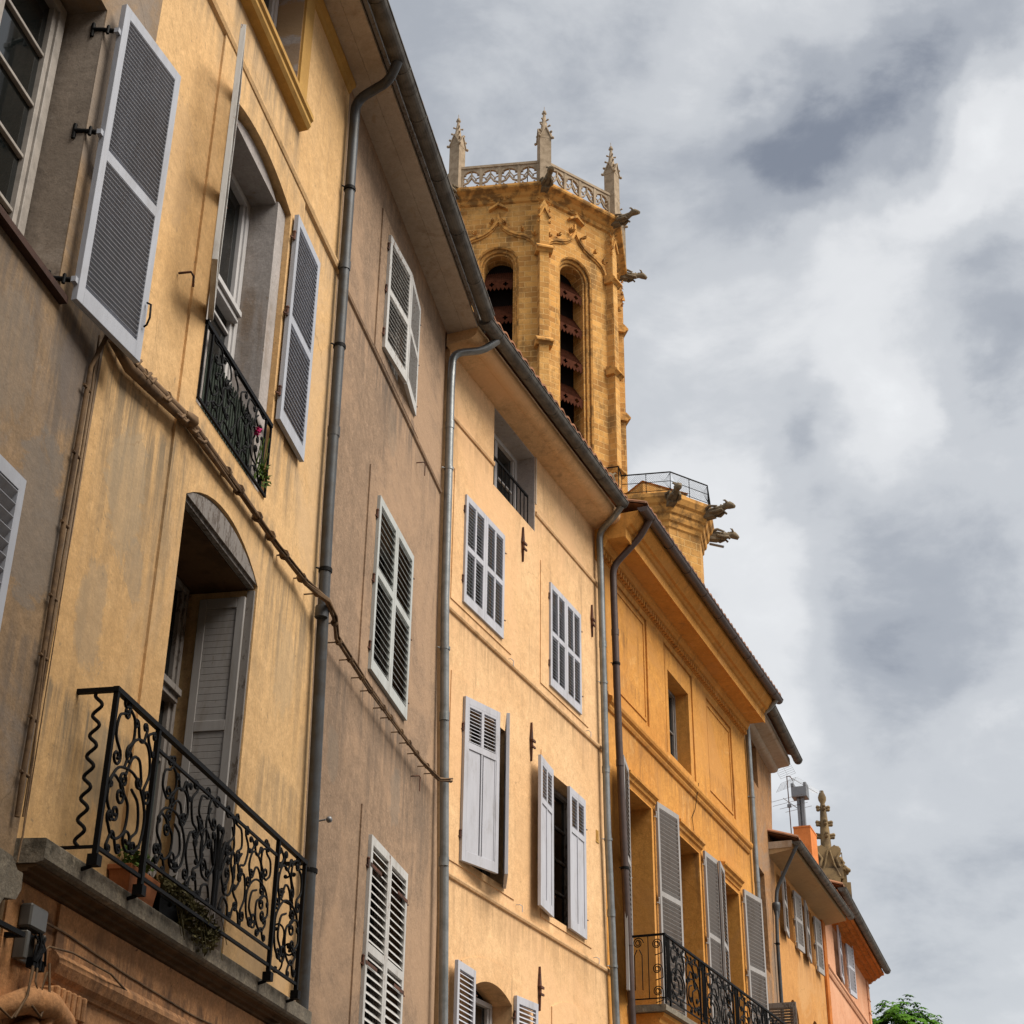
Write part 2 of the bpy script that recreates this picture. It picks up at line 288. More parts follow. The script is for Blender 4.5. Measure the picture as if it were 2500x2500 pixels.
# ------------------------------------------------------------------ generic building parts
def house(name,P,yaw,label,group='old houses of the terrace'):
    o=empty(name,(P[0],P[1],0),R(90-yaw)); tag(o,label,'house',group); return o
def body(root,mat,loop,holes,depths,depth=6.,uv=False,name='wall'):
    """front wall with openings plus the sides, rear and lid of the block"""
    mb=MB(); mb.wall(loop,holes,depths)
    x0=min(p[0] for p in loop); x1=max(p[0] for p in loop); z0=0; z1=max(p[1] for p in loop)
    k=len(loop)
    mb.add([(x,0,z) for x,z in loop]+[(x,depth,z) for x,z in loop],[(i,(i+1)%k,k+(i+1)%k,k+i) for i in range(k)])
    mb.add([(x,depth,z) for x,z in loop],[tuple(range(k))])
    return mb.build(name,mat,root,uv)
def window(root,x0,x1,z0,z1,y,mat,cols=2,rows=3,fw=.055,arched=0.,pane_mat=None,transom=None,name='window'):
    """casement frame set at depth y, glass as its child"""
    mb=MB(); zt=z1+arched*.0
    mb.box(x0,x0+fw,y-.06,y,z0,z1); mb.box(x1-fw,x1,y-.06,y,z0,z1); mb.box(x0+fw,x1-fw,y-.06,y,z1-fw,z1); mb.box(x0+fw,x1-fw,y-.06,y,z0,z0+fw)
    zz1=z1-fw
    if transom: mb.box(x0+fw,x1-fw,y-.085,y-.002,transom-.06,transom+.05); mb.box(x0+fw,x1-fw,y-.11,y-.086,transom-.01,transom+.045)
    w=(x1-x0-2*fw)/cols
    for c in range(cols):
        a=x0+fw+c*w; b=a+w
        mb.box(a,a+.045,y-.04,y+.01,z0+fw,zz1); mb.box(b-.045,b,y-.042,y+.008,z0+fw,zz1)
        for r_ in range(1,rows):
            z=z0+fw+(zz1-z0-fw)*r_/rows; mb.box(a+.045,b-.045,y-.032,y+.004,z-.014,z+.014)
    fr=mb.build(name,mat,root,bevel=.004)
    g=MB(); g.add([(x0+.02,y-.005,z0+.02),(x1-.02,y-.005,z0+.02),(x1-.02,y-.005,z1-.02),(x0+.02,y-.005,z1-.02)],[(0,1,2,3)]); g.build('pane',pane_mat or M['glass'],fr)
    b=MB(); return fr
def shutter_mesh(w,h,style,mat_d=.035,pitch=.052,flip=1,seed=0,split=.5):
    """leaf in its own frame: x 0..w, y thickness, z 0..h"""
    mb=MB(); t=mat_d; st=.062; rt=.085; rb=.12
    mb.box(0,st,-t/2,t/2,0,h); mb.box(w-st,w,-t/2,t/2,0,h); mb.box(st,w-st,-t/2,t/2,h-rt,h); mb.box(st,w-st,-t/2,t/2,0,rb)
    def slats(a,b,z0,z1,p=pitch):
        n=max(2,int((z1-z0)/p)); p=(z1-z0)/n
        for i in range(n):
            z=z0+(i+.5)*p; hh=p*.42; dy=t*.46*flip; th=.0045
            mb.add([(x,yy,zz) for x in (a,b) for yy,zz in ((-dy,z-hh*.8),(dy,z+hh*.8),(dy,z+hh*.8+th),(-dy,z-hh*.8+th))],
                   [(0,1,5,4),(1,2,6,5),(2,3,7,6),(3,0,4,7),(0,3,2,1),(4,5,6,7)])
    if style=='one':
        mz=rb+(h-rt-rb)*split; mb.box(st,w-st,-t/2,t/2,mz-.04,mz+.04)
        slats(st,w-st,rb,mz-.04); slats(st,w-st,mz+.04,h-rt)
    elif style=='four':
        mz=rb+(h-rt-rb)*split; mb.box(st,w-st,-t/2,t/2,mz-.035,mz+.035); c=w/2; mb.box(c-.022,c+.022,-t/2,t/2,rb,mz-.035); mb.box(c-.022,c+.022,-t/2,t/2,mz+.035,h-rt)
        for a,b in ((st,c-.022),(c+.022,w-st)): slats(a,b,rb,mz-.035,.042); slats(a,b,mz+.035,h-rt,.042)
    elif style=='half':
        mz=h*.70; c=w/2; mb.box(st,w-st,-t/2,t/2,mz-.04,mz+.04); mb.box(c-.024,c+.024,-t/2,t/2,mz+.04,h-rt)
        for a,b in ((st+.02,c-.024),(c+.024,w-st-.02)):
            slats(a,b,mz+.04,h-rt-.03,.042); mb.box(a,b,-t/2,t/2,h-rt-.03,h-rt)
            mb.box(a,b,-t*.2,t*.2,rb,mz-.04)
            mb.box(b if a>c-.03 and 0 else a-.02 if a<c-.1 else a,a+.004,-t*.5,t*.5,rb,mz-.04)
        mb.box(c-.012,c+.012,-t*.42,t*.42,rb,mz-.04)
        for a in (st,w-st-.02): mb.box(a,a+.02,-t*.5,t*.5,mz+.04,h-rt)
        mb.box(w-st-.02,w-st,-t*.36,t*.36,rb,mz-.04)
    elif style=='solid':
        mz=rb+(h-rt-rb)*split; mb.box(st,w-st,-t/2,t/2,mz-.04,mz+.04)
        for z0,z1 in ((rb,mz-.04),(mz+.04,h-rt)):
            n=int((z1-z0)/.05); p=(z1-z0)/n
            for i in range(n):
                z=z0+i*p; mb.add([(x,yy,zz) for x in (st,w-st) for yy,zz in ((-t*.42,z),(-t*.18,z+p),(.1*t,z+p),(.1*t,z))],[(0,1,5,4),(1,2,6,5),(2,3,7,6),(3,0,4,7),(0,3,2,1),(4,5,6,7)])
    return mb
def shutter(root,sx,off,z0,z1,w,ang,style,mat,flip=1,pitch=.052,split=.5,strap=None,latch=False,label=None,hinges=(.12,.5,.88),nohinge=False,bars=False):
    """hinge line at (sx, off in front of wall); ang = direction of the leaf seen from above, 0 = along +s, 180 = along -s, 90 = straight out"""
    mb=shutter_mesh(w,z1-z0,style,.04,pitch,flip,split=split)
    o=mb.build('shutter',mat,root,bevel=.003); o.location=(sx,-off,z0); o.rotation_euler=(0,0,-R(ang))
    if label: o['label']=label
    if not nohinge:
        h=z1-z0
        for k in hinges:
            g=MB(); zz=h*k; g.tube([(-.012,0,zz-.035),(-.012,0,zz+.04)],.012,6); g.ball((-.012,0,zz+.05),.016,6)
            g.tube([(-.012,0,zz-.015),(-.05,.02*1,zz-.02)],.008,4)
            sg=-1
            if bars: g.box(0,w*.55,-.026,-.0215,zz-.016,zz+.016); g.box(0,w*.55,.0215,.026,zz-.016,zz+.016)
            gg=g.build('hinge',strap or mat,o)
    if latch:
        g=MB(); g.tube([(w-.03,-.03,.42),(w-.03,-.06,.40),(w-.03,-.065,.30),(w-.03,-.05,.25),(w-.03,-.03,.24)],.007,5); g.build('latch',M['iron'],o)
    return o
def curve_pts(kind,P,Q,curl=1.,n=44,side=1):
    """C or S scroll whose two volutes sit round P and Q"""
    pts=[(0.,0.)]; a=0.
    for i in range(n):
        t=(i+.5)/n; u=abs(2*t-1)
        k=(.8+12*curl*u**3.2)
        if kind=='S': k=k*(1 if t<.5 else -1)
        a+=side*k/n*3.2; pts.append((pts[-1][0]+cos(a)/n,pts[-1][1]+sin(a)/n))
    i0=int(n*.16); i1=n-i0; A=complex(*pts[i0]); B=complex(*pts[i1]); 
    s=(complex(*Q)-complex(*P))/(B-A)
    return [((complex(*p)-A)*s+complex(*P)) for p in pts]
def scroll(mb,kind,P,Q,y,r=.008,curl=1.,side=1,axis='x',n=40):
    pts=curve_pts(kind,P,Q,curl,n,side)
    if axis=='x': mb.tube([(p.real,y,p.imag) for p in pts],r,5)
    else: mb.tube([(y,-p.real,p.imag) for p in pts],r,5)
    for e in (pts[0],pts[-1]):
        c=(e.real,y,e.imag) if axis=='x' else (y,-e.real,e.imag)
        mb.ball(c,r*1.9,5)
def flourish(mb,pts,y,rad=.0095,r0=.045,r1=.045,axis='x',turns=1.2):
    """smooth bar through pts, each end rolled up in a volute (radius 0 = plain end)"""
    P=[Vector((p[0],p[1])) for p in pts]
    out=[]; Q=[P[0]*2-P[1]]+P+[P[-1]*2-P[-2]]
    for i in range(1,len(Q)-2):
        a,b,c,d=Q[i-1],Q[i],Q[i+1],Q[i+2]
        for k in range(7):
            t=k/7; out.append(.5*((2*b)+(c-a)*t+(2*a-5*b+4*c-d)*t*t+(3*b-a-3*c+d)*t**3))
    out.append(P[-1].copy())
    def curl(e1,e2,r,sg):
        t=(e2-e1).normalized(); n=Vector((-t.y,t.x))*sg; c=e2+n*r; res=[]; m=int(16*turns)
        a0=math.atan2((e2-c).y,(e2-c).x)
        for i in range(1,m+1):
            a=a0+sg*2*PI*turns*i/m; rr=r*(1-.72*(i/m)**.8); res.append(c+Vector((cos(a),sin(a)))*rr)
        return res
    cz=lambda a,b: a.x*b.y-a.y*b.x
    if r1:
        sg=1 if cz(out[-3]-out[-6],out[-1]-out[-3])>0 else -1
        out=out+curl(out[-2],out[-1],r1,sg)
    if r0:
        o=out[::-1] if not r1 else out[::-1]
        h=out[:7][::-1]; sg=1 if cz(h[-3]-h[-6],h[-1]-h[-3])>0 else -1
        out=curl(out[1],out[0],r0,sg)[::-1]+out
    pts3=[(p.x,y,p.y) for p in out] if axis=='x' else [(y,-p.x,p.y) for p in out]
    mb.tube(pts3,rad,5)
    for e,r in ((0,r0),(-1,r1)):
        if r: mb.ball(pts3[e],rad*1.25,5)
PA=[([(.26,.93),(.10,.88),(.07,.74),(.20,.66)],.9,.9),([(.30,.98),(.44,.93),(.47,.80),(.36,.72)],.7,.8),([(.54,.93),(.60,.84),(.70,.84),(.76,.93)],.5,.5),
    ([(.34,.58),(.50,.80),(.80,.84),(.93,.68),(.84,.54)],0,.9),([(.38,.52),(.50,.68),(.66,.70),(.76,.58)],0,.7),([(.06,.44),(.24,.56),(.62,.58),(.92,.40),(.88,.16),(.64,.08)],.4,1.1),
    ([(.34,.46),(.12,.48),(.05,.32),(.20,.22)],1.,.8),([(.32,.44),(.52,.36),(.50,.18),(.28,.10),(.12,.18)],.9,.7),([(.16,.04),(.26,.14),(.38,.04)],.5,.5),([(.56,.48),(.74,.42),(.80,.26),(.68,.18)],0,.9),([(.92,.96),(.80,.90),(.93,.80)],.4,.3)]
PB=[([(.10,.96),(.30,.98),(.36,.82),(.20,.72)],.8,.9),([(.44,.96),(.62,.94),(.68,.78),(.54,.70)],.8,.8),([(.05,.66),(.02,.40),(.16,.26),(.30,.36)],.5,.9),([(.22,.60),(.42,.66),(.50,.46),(.40,.24),(.22,.20)],.7,.8),
    ([(.62,.62),(.46,.52),(.50,.30),(.66,.22)],.8,.8),([(.80,.94),(.94,.82),(.86,.64),(.72,.60)],.8,.8),([(.70,.52),(.88,.52),(.96,.32),(.84,.16)],.7,.9),([(.06,.04),(.16,.16),(.34,.12),(.38,.02)],.5,.5),([(.50,.02),(.58,.14),(.74,.12),(.80,.02)],.5,.5),([(.28,.90),(.40,.74),(.34,.56),(.46,.42)],0,.4),([(.72,.72),(.60,.60),(.70,.44),(.58,.32)],0,.4)]
def scroll_panel(mb,a,b,z0,z1,y,design,rad=.0095,side=1,R0=.045):
    w=b-a;h=z1-z0
    for pts,r0,r1 in design:
        flourish(mb,[(a+w*(u if side>0 else 1-u),z0+h*v) for u,v in pts],y,rad,R0*r0,R0*r1)
def gutter(root,x0,x1,off,z,r,mat,rings=.95):
    mb=MB(); prof=[(-off+r*cos(PI+PI*i/10),z+r*sin(PI+PI*i/10)) for i in range(11)]
    prof+=[(-off+r*.9*cos(2*PI-PI*i/10),z+.002+r*.9*sin(2*PI-PI*i/10)) for i in range(11)]
    mb.prism(prof,x0,x1)
    mb.tube([(x0,-off-r,z),(x1,-off-r,z)],.011,6)
    g=mb.build('gutter',mat,root)
    x=x0+rings*.4
    while x<x1:
        k=MB(); k.prism([(-off+(r+.006)*cos(PI+PI*i/10),z+(r+.006)*sin(PI+PI*i/10)) for i in range(11)]+[(-off+r*.98*cos(2*PI-PI*i/10),z+r*.98*sin(2*PI-PI*i/10)) for i in range(11)],x,x+.025); x+=rings; k.build('gutter_joint',mat,g)

    for xx in (x0,x1):
        e=MB(); e.slab([(0,0)],0,0) if 0 else None
    for xx in (x0+.002,x1-.006):
        e=MB(); e.prism([(-off+r*.97*cos(PI+PI*i/10),z+r*.97*sin(PI+PI*i/10)) for i in range(11)],xx,xx+.004); e.build('gutter_end',mat,g)
    return g
def tiled_roof(root,x0,x1,off,z,depth=6.,slope=.32,mat=None,xl=0):
    """canal tiles: corrugated sheet with open ends at the eave"""
    mb=MB(); n=int((x1-x0)/.045); top=[];bot=[]
    for i in range(n+1):
        x=x0+(x1-x0)*i/n; h=.055*abs(sin(PI*(x-x0)/.22)); top.append((x,h))
    ys=[-off,depth*.5]; vs=[]
    for yi,y in enumerate(ys):
        zz=z+(y+off)*slope
        vs+= [(x,y,zz+h+.03) for x,h in top]+[(x,y,zz+h) for x,h in top]
    m=n+1; fs=[]
    for i in range(n):
        fs.append((i,i+1,2*m+i+1,2*m+i)); fs.append((m+i,3*m+i,3*m+i+1,m+i+1)); fs.append((i,m+i,m+i+1,i+1))
    fs+=[(0,2*m,3*m,m),(n,m+n,3*m+n,2*m+n)]
    mb.add(vs,fs)
    zr=z+(depth*.5+off)*slope; mb.add([(x0,depth*.5,zr),(x1,depth*.5,zr),(x1,depth+.3,z),(x0,depth+.3,z)],[(0,1,2,3)])
    # boarding under the tiles and the closing gables
    mb.add([(x0,-off+.03,z-.012),(x1,-off+.03,z-.012),(x1,depth*.5,zr-.03),(x0,depth*.5,zr-.03)],[(0,3,2,1)])
    for xx in (x0+.02,x1-.02): mb.add([(xx,0,z-.1),(xx,0,z+off*slope),(xx,depth*.5,zr),(xx,depth,z-.1)],[(0,1,2,3)])
    return mb.build('roof',mat or M['tile'],root)
def pipe(root,pts,r,mat,clamps=(),n=10,name='drainpipe',sleeves=()):
    # round the bends
    P=[Vector(p) for p in pts]; out=[P[0]]
    for i in range(1,len(P)-1):
        a,b,c=P[i-1],P[i],P[i+1]; d=min(.14,(a-b).length*.4,(c-b).length*.4)
        p0=b+(a-b).normalized()*d; p1=b+(c-b).normalized()*d
        for k in range(6):
            t=k/5; out.append(p0*(1-t)**2+b*2*t*(1-t)+p1*t*t)
    out.append(P[-1]); mb=MB(); mb.tube(out,r,n); o=mb.build(name,mat,root)
    for (x,y,z) in clamps:
        k=MB(); k.tube([(x,y,z-.018),(x,y,z+.018)],r+.009,n); k.tube([(x,y,z),(x-.07,y+.06,z+.0)],.008,5); k.build('pipe_clamp',M['iron'] if mat in (M['pipe1'],M['brown_pipe']) else mat,o)
    for (x,y,z) in sleeves:
        k=MB(); k.tube([(x,y,z-.05),(x,y,z+.05)],r+.006,n); k.build('pipe_joint',mat,o)
    return o
def moulding(root,prof,x0,x1,mat,name='string_course',bevel=0): 
    mb=MB(); mb.prism(prof,x0,x1); return mb.build(name,mat,root,bevel=bevel)
# ================================================================== HOUSE 0 : dull house at the left edge
P1=(-4.05,0.); YA=11.0
H0=house('terrace_house',P1,YA,'dull grey-brown plastered house at the left edge of the photo')
seam01=[(8.08,0),(8.10,4.5),(8.17,5.7),(8.25,9.9),(8.30,13.9)]
win0=rect(6.1,7.555,6.97,9.15); low0=rect(5.55,6.88,3.3,5.74)
body(H0,M['h0'],[(4.6,0)]+seam01+[(4.6,13.9)],[win0,low0],[.30,.25])
rv=MB(); 
for a,b_,c,d in ((7.553,7.5,6.97,9.15),): rv.add([(a,0.004,c),(a,.3,c),(a,.3,d),(a,.004,d)],[(0,1,2,3)])
rv.v=[(x-.004,y,z) for x,y,z in rv.v]; rv.build('window_reveal',M['h0_reveal'],H0)
window(H0,6.16,7.50,6.97,9.12,.30,M['frame'],2,5,.075)
sl=MB(); sl.prism([(-.05,6.905),(-.05,6.95),(.30,6.972),(.30,6.93),(0,6.905)],6.0,7.60); sl.build('window_sill',simple('fired_sill_tile',(.06,.03,.022),.8,0,.4,8,.2,.3),H0)
window(H0,5.57,6.86,3.32,5.72,.25,M['frame'],2,4)
shutter(H0,7.60,.085,6.93,9.235,.69,8.5,'one',M['shut_grey'],flip=-1,pitch=.033,split=.47,latch=True,nohinge=True,label='large freshly painted louvred shutter, swung open')
for zz in (7.05,8.15,8.98):
    k=MB(); k.tube([(7.545,.07,zz+.01),(7.55,.0,zz),(7.57,-.06,zz)],.016,6); k.tube([(7.545,.07,zz-.05),(7.545,.07,zz+.06)],.014,6); k.tube([(7.55,-.03,zz-.035),(7.552,-.03,zz+.03)],.012,5)
    kb=k.build('shutter_bracket',M['iron'],H0); k=MB(); k.box(7.565,7.61,-.095,-.065,zz-.014,zz+.022); k.build('strap',M['shut_grey'],kb)
shutter(H0,6.83,.045,3.32,5.66,.62,1.5,'one',M['shut_grey'],flip=-1,pitch=.075,split=.45,label='louvred shutter folded flat on the wall, half out of frame')
cb=MB(); 
cb.slab([(7.55,3.80),(7.92,3.79),(7.99,3.74),(8.05,3.74),(8.06,3.66),(8.02,3.60),(7.90,3.58),(7.84,3.50),(7.70,3.46),(7.62,3.38),(7.55,3.38)],-.09,0.)
cb.build('carved_corbel',M['slab'],H0,bevel=.03)
# ================================================================== HOUSE 1 : yellow house with the big balcony
H1=house('terrace_house',P1,YA,'yellow plastered house with the scrolled black balcony')
seam12=[(12.72,3.7),(12.68,5.3),(12.50,8.0),(12.38,12.97)]
top1=rect(9.55,10.92,11.38,12.74); midO=arch(9.575,11.04,7.48,10.27,.13); lowO=arch(9.60,11.09,3.94,6.76,.24)
body(H1,M['h1'],[(8.085,3.7)]+seam12+[(8.29,12.97),(8.25,9.9),(8.17,5.7)],[top1,midO,lowO],[.30,.34,.55])
# ground storey
bs=MB(); bs.box(8.085,12.72,-.012,.4,0,3.80); g1=bs.build('ground_floor_wall',M['h1_base'],H1)
md=MB(); md.box(8.63,12.70,-.028,-.0125,3.485,3.735); md.prism([(-.012,3.483),(-.05,3.48),(-.075,3.45),(-.08,3.42),(-.06,3.37),(-.035,3.345),(-.03,3.325),(-.012,3.32)],8.60,12.70); md.build('moulded_band',M['h1_base'],H1)
ft=MB()
for i in range(6): ft.box(8.58+i*.065,8.62+i*.065,-.105,-.012,3.17,3.30)
ft.box(8.555,8.97,-.08,-.012,3.155,3.295); ft.build('fluted_block',M['h1_base'],H1,bevel=.008)
vo=MB(); sp=[]
for i in range(60):
    a=i*.21; r_=.16*math.exp(-.11*a); sp.append((8.62+r_*cos(a)*1.25,-.09-.0006*i,3.02+r_*sin(a)))
vo.tube(sp,[.045*(1-.012*i) for i in range(60)],8); vo.tube([(8.10,.03,3.06),(8.16,-.03,3.11),(8.30,-.09,3.17),(8.5,-.10,3.18),(8.75,-.08,3.13),(8.93,-.04,3.05),(9.0,.04,2.98)],[.03,.055,.07,.075,.065,.04,.02],9)
vo.tube([(8.2,.05,2.92),(8.3,-.03,3.0),(8.40,-.07,3.05),(8.52,-.07,3.05)],[.03,.05,.06,.03],8); vo.ball((8.62,-.10,3.02),.05,8)
vo.build('carved_scroll',M['h1_base'],H1)
# grey window surround inside the rebate of the middle window
sg=MB(); sg.box(10.845,11.036,.03,.34,7.485,10.262); sg.build('window_jamb',M['h1_grey'],H1); sg=MB(); sg.box(9.579,9.765,.03,.34,7.485,10.262); sg.build('window_jamb',M['h1_grey'],H1)
so=MB(); so.slab([(9.768,10.24),(10.842,10.24)]+arch(9.768,10.842,7,10.262,.125)[2:],.05,.335); so.build('window_head',M['h1_grey'],H1)
window(H1,9.77,10.84,7.5,10.235,.33,M['frame_grey'],2,2,.06,transom=9.05)
for a,b in ((10.845,11.04),):
    gs=MB(); gs.box(11.045,11.11,-.012,0,7.48,10.27); gs.build('painted_edge',M['h1_grey'],H1)
# raised plaster band holding both windows
rb=MB(); rb.slab(rect(9.30,11.36,3.94,10.66),-.018,.0,[midO,arch(9.60,11.09,3.95,6.76,.24)]); rb.build('raised_window_band',M['h1'],H1)
moulding(H1,[(0,10.65),(-.028,10.665),(-.04,10.70),(-.04,10.725),(0,10.735)],8.27,12.42,M['h1'])
# upper window
rv=MB(); rv.add([(10.916,.004,11.38),(10.916,.3,11.38),(10.916,.3,12.74),(10.916,.004,12.74)],[(0,1,2,3)]); rv.build('window_reveal',M['h1_grey'],H1)
window(H1,9.58,10.89,11.42,12.72,.30,M['frame_grey'],2,3)
moulding(H1,[(.30,11.40),(.30,11.44),(-.10,11.40),(-.125,11.395),(-.125,11.345),(-.105,11.325),(-.105,11.285),(-.08,11.25),(0,11.24),(.0,11.38)],9.42,11.09,M['trim1'],'window_sill')
sb=MB(); sb.box(10.925,11.14,-.022,0,11.40,12.86); sb.box(9.40,10.925,-.022,0,12.745,12.86); sb.build('window_surround',M['trim1'],H1)
moulding(H1,[(0,12.85),(-.02,12.86),(-.035,12.90),(-.07,12.93),(-.07,12.965),(0,12.968)],8.3,12.36,M['trim1'],'eaves_moulding')
def eave(H,x0,x1,z,zr,mat,crack=True,name='eaves_soffit'):
    mb=MB(); mb.prism([(0,z),(-.215,z),(-.218,z+.006),(-.222,z+.006),(-.225,z),(-.405,z),(-.405,z+.05),(0,z+.05)],x0,x1); mb.build(name,mat,H)
    bd=MB(); bd.box(x0,x1,-.415,-.455,z+.045,z+.10); bd.build('fascia_board',M['old_wood'],H)
eave(H1,4.6+3.5,12.44,12.972,13.1,M['soffit']); gutter(H1,8.1,12.6,.555,13.035,.088,M['zinc'])
tiled_roof(H1,8.1,12.45,.60,13.14)
# shutters of the middle window
shutter(H1,9.60,.04,8.17,10.33,.74,157.5,'one',M['shut_white'],flip=1,strap=M['rust'],split=.5,label='peeling shutter swung out edge-on')
shutter(H1,11.08,.055,8.24,10.30,.70,-1.5,'one',M['shut_grey'],flip=1,pitch=.045,strap=M['rust'],split=.48)
# lower window : arched timber lintel, folded leaves, frame
seg=[p for p in arch(9.60,11.09,6.70,6.76,.24)][1:]; 
ln=MB(); ln.slab([(9.602,6.74),(11.088,6.74)]+[p for p in arch(9.602,11.088,6.7,6.76,.238)[2:]],.01,.055); ln.slab([(9.62,6.77),(11.07,6.77)]+[p for p in arch(9.65,11.04,6.7,6.80,.16)[2:]],-.012,.01); ln.build('arched_lintel',M['old_wood'],H1)
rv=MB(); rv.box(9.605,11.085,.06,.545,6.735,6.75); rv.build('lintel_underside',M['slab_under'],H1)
window(H1,9.63,10.99,3.98,6.72,.54,M['old_wood'],2,2,.045,transom=5.85)
o=shutter_mesh(.36,2.66,'solid',.03,split=.62).build('shutter',M['shut_taupe'],H1,bevel=.003); o.location=(11.045,.05,4.0); o.rotation_euler=(0,0,R(90))
o=shutter_mesh(.36,2.66,'solid',.03,split=.62).build('shutter',M['shut_taupe'],H1,bevel=.003); o.location=(9.64,.05,4.0); o.rotation_euler=(0,0,R(90))
for x in (11.09,): 
    k=MB(); k.box(11.062,11.088,-.005,.05,3.98,6.72); k.build('shutter_frame',M['old_wood'],H1)
# balcony
bal=MB(); bal.prism([(0,3.935),(-.165,3.93),(-.17,3.925),(-.17,3.815),(-.13,3.805),(0,3.805)],8.09,12.66); BAL=bal.build('balcony',M['slab'],H1,bevel=.012)
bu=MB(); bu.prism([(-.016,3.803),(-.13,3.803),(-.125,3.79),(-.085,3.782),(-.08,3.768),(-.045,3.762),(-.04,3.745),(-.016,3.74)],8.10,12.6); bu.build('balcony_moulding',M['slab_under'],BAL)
cs=MB(); cs.box(12.05,12.2,-.13,-.013,3.2,3.735); cs.build('balcony_corbel',M['slab'],BAL)
yr=-.235; IR=M['iron']
hr=MB(); hr.box(8.50,12.06,yr-.017,yr+.017,4.885,4.915); hr.box(8.50,8.53,yr+.018,0,4.885,4.912); hr.box(12.03,12.06,yr+.018,0,4.885,4.912); hr.box(8.515,12.045,yr-.009,yr+.009,3.995,4.015); hr.box(8.51,8.525,yr+.01,0,3.997,4.013)
hr.box(9.16,11.40,yr-.008,yr+.008,4.765,4.783); hr.box(9.16,11.40,yr-.008,yr+.008,4.105,4.123); hr.build('handrail',IR,BAL)
for x in (8.52,9.135,11.415,12.04):
    ps=MB(); ps.box(x-.014,x+.014,yr-.014,yr+.014,3.93,4.885); ps.box(x-.03,x+.03,yr-.03,yr+.03,3.90,3.96); ps.tube([(x,yr,3.93),(x,yr+.02,3.90),(x,yr+.07,3.885),(x,-.1,3.92)],.013,5); ps.build('post',IR,BAL)
dp=MB(); dp.box(9.19,9.235,yr+.02,yr+.045,3.97,4.88); dp.build('post',M['green'],BAL)
def panel_scrolls(mb,a,b,z0,z1,y,r=.0085,side=1,rich=1):
    w=b-a; h=z1-z0; X=lambda u:a+w*(u if side>0 else 1-u); Z=lambda v:z0+h*v; s=side
    S=lambda kind,p,q,c,sd: scroll(mb,kind,(X(p[0]),Z(p[1])),(X(q[0]),Z(q[1])),y,r,c,sd*s)
    S('C',(.30,.80),(.42,.62),.9,-1); S('C',(.62,.93),(.46,.93),1.1,1); S('C',(.70,.80),(.84,.60),1.,1)
    S('S',(.14,.74),(.50,.40),.9,-1); S('C',(.30,.36),(.74,.16),.8,-1); S('C',(.20,.26),(.62,.52),1.,1)
    S('C',(.28,.08),(.55,.08),1.2,-1); S('S',(.90,.46),(.80,.10),.9,1); S('C',(.10,.52),(.26,.50),1.2,-1)
    S('S',(.52,.70),(.86,.88),.8,-1)
for a,b,sd in ((8.54,9.12,1),(11.43,12.03,-1)):
    sc=MB(); scroll_panel(sc,a,b,4.02,4.88,yr,PA,.009,sd,.062); sc.build('scrollwork',IR,BAL)
sc=MB(); cx=10.28
scroll_panel(sc,9.25,9.74,4.12,4.77,yr,PA,.0082,1,.052); scroll_panel(sc,9.72,10.22,4.12,4.77,yr,PB,.0082,-1,.052)
scroll_panel(sc,10.34,10.84,4.12,4.77,yr,PB,.0082,1,.052); scroll_panel(sc,10.82,11.32,4.12,4.77,yr,PA,.0082,-1,.052)
for sd in (-1,1):
    for dx,zt in ((.0,4.62),(.03,4.56),(.07,4.50)):
        flourish(sc,[(cx+sd*(.012+dx*.2),4.12),(cx+sd*(.014+dx*.3),4.30),(cx+sd*(.02+dx),zt-.1),(cx+sd*(.05+dx*1.4),zt)],yr,.011,0,.022)
    sc.box(cx+sd*.02-.008,cx+sd*.02+.008,yr-.01,yr+.01,4.12,4.36)
sc.build('scrollwork',IR,BAL)
wv=MB(); wv.tube([(8.515,-.135+.024*sin(i*.46),4.01+.0087*i) for i in range(101)],.011,5); wv.build('wavy_bar',IR,BAL)
sc=MB()
for p,q,c,sd in (((.05,4.70),(.17,4.5),1,1),((.16,4.82),(.08,4.80),1,1),((.06,4.45),(.17,4.22),.9,-1),((.07,4.10),(.16,4.30),1,1)): scroll(sc,'S',p,q,12.045,.008,c,sd,axis='y')
sc.build('scrollwork',IR,BAL)
# window guard of the middle window
gd=MB(); y=-.03; gd.box(9.565,11.03,y-.012,y+.014,8.125,8.16); gd.box(9.565,11.03,y-.009,y+.009,7.495,7.515)
for x in (9.575,9.70,10.90,11.02): gd.box(x-.008,x+.008,y-.008,y+.008,7.51,8.13)
WG=gd.build('window_guard',IR,H1)
sc=MB(); scroll_panel(sc,9.71,10.30,7.52,8.12,y,PB,.0075,1,.04); scroll_panel(sc,10.30,10.89,7.52,8.12,y,PB,.0075,-1,.04); sc.build('scrollwork',IR,WG)
bk=MB()
for i in range(26): bk.box(9.66+i*.05,9.672+i*.05,.045,.055,7.52,8.10)
bk.box(9.63,10.98,.056,.06,7.50,8.08); bk.build('backing_panel',M['green'],WG)
for z in (8.0,7.6): pass
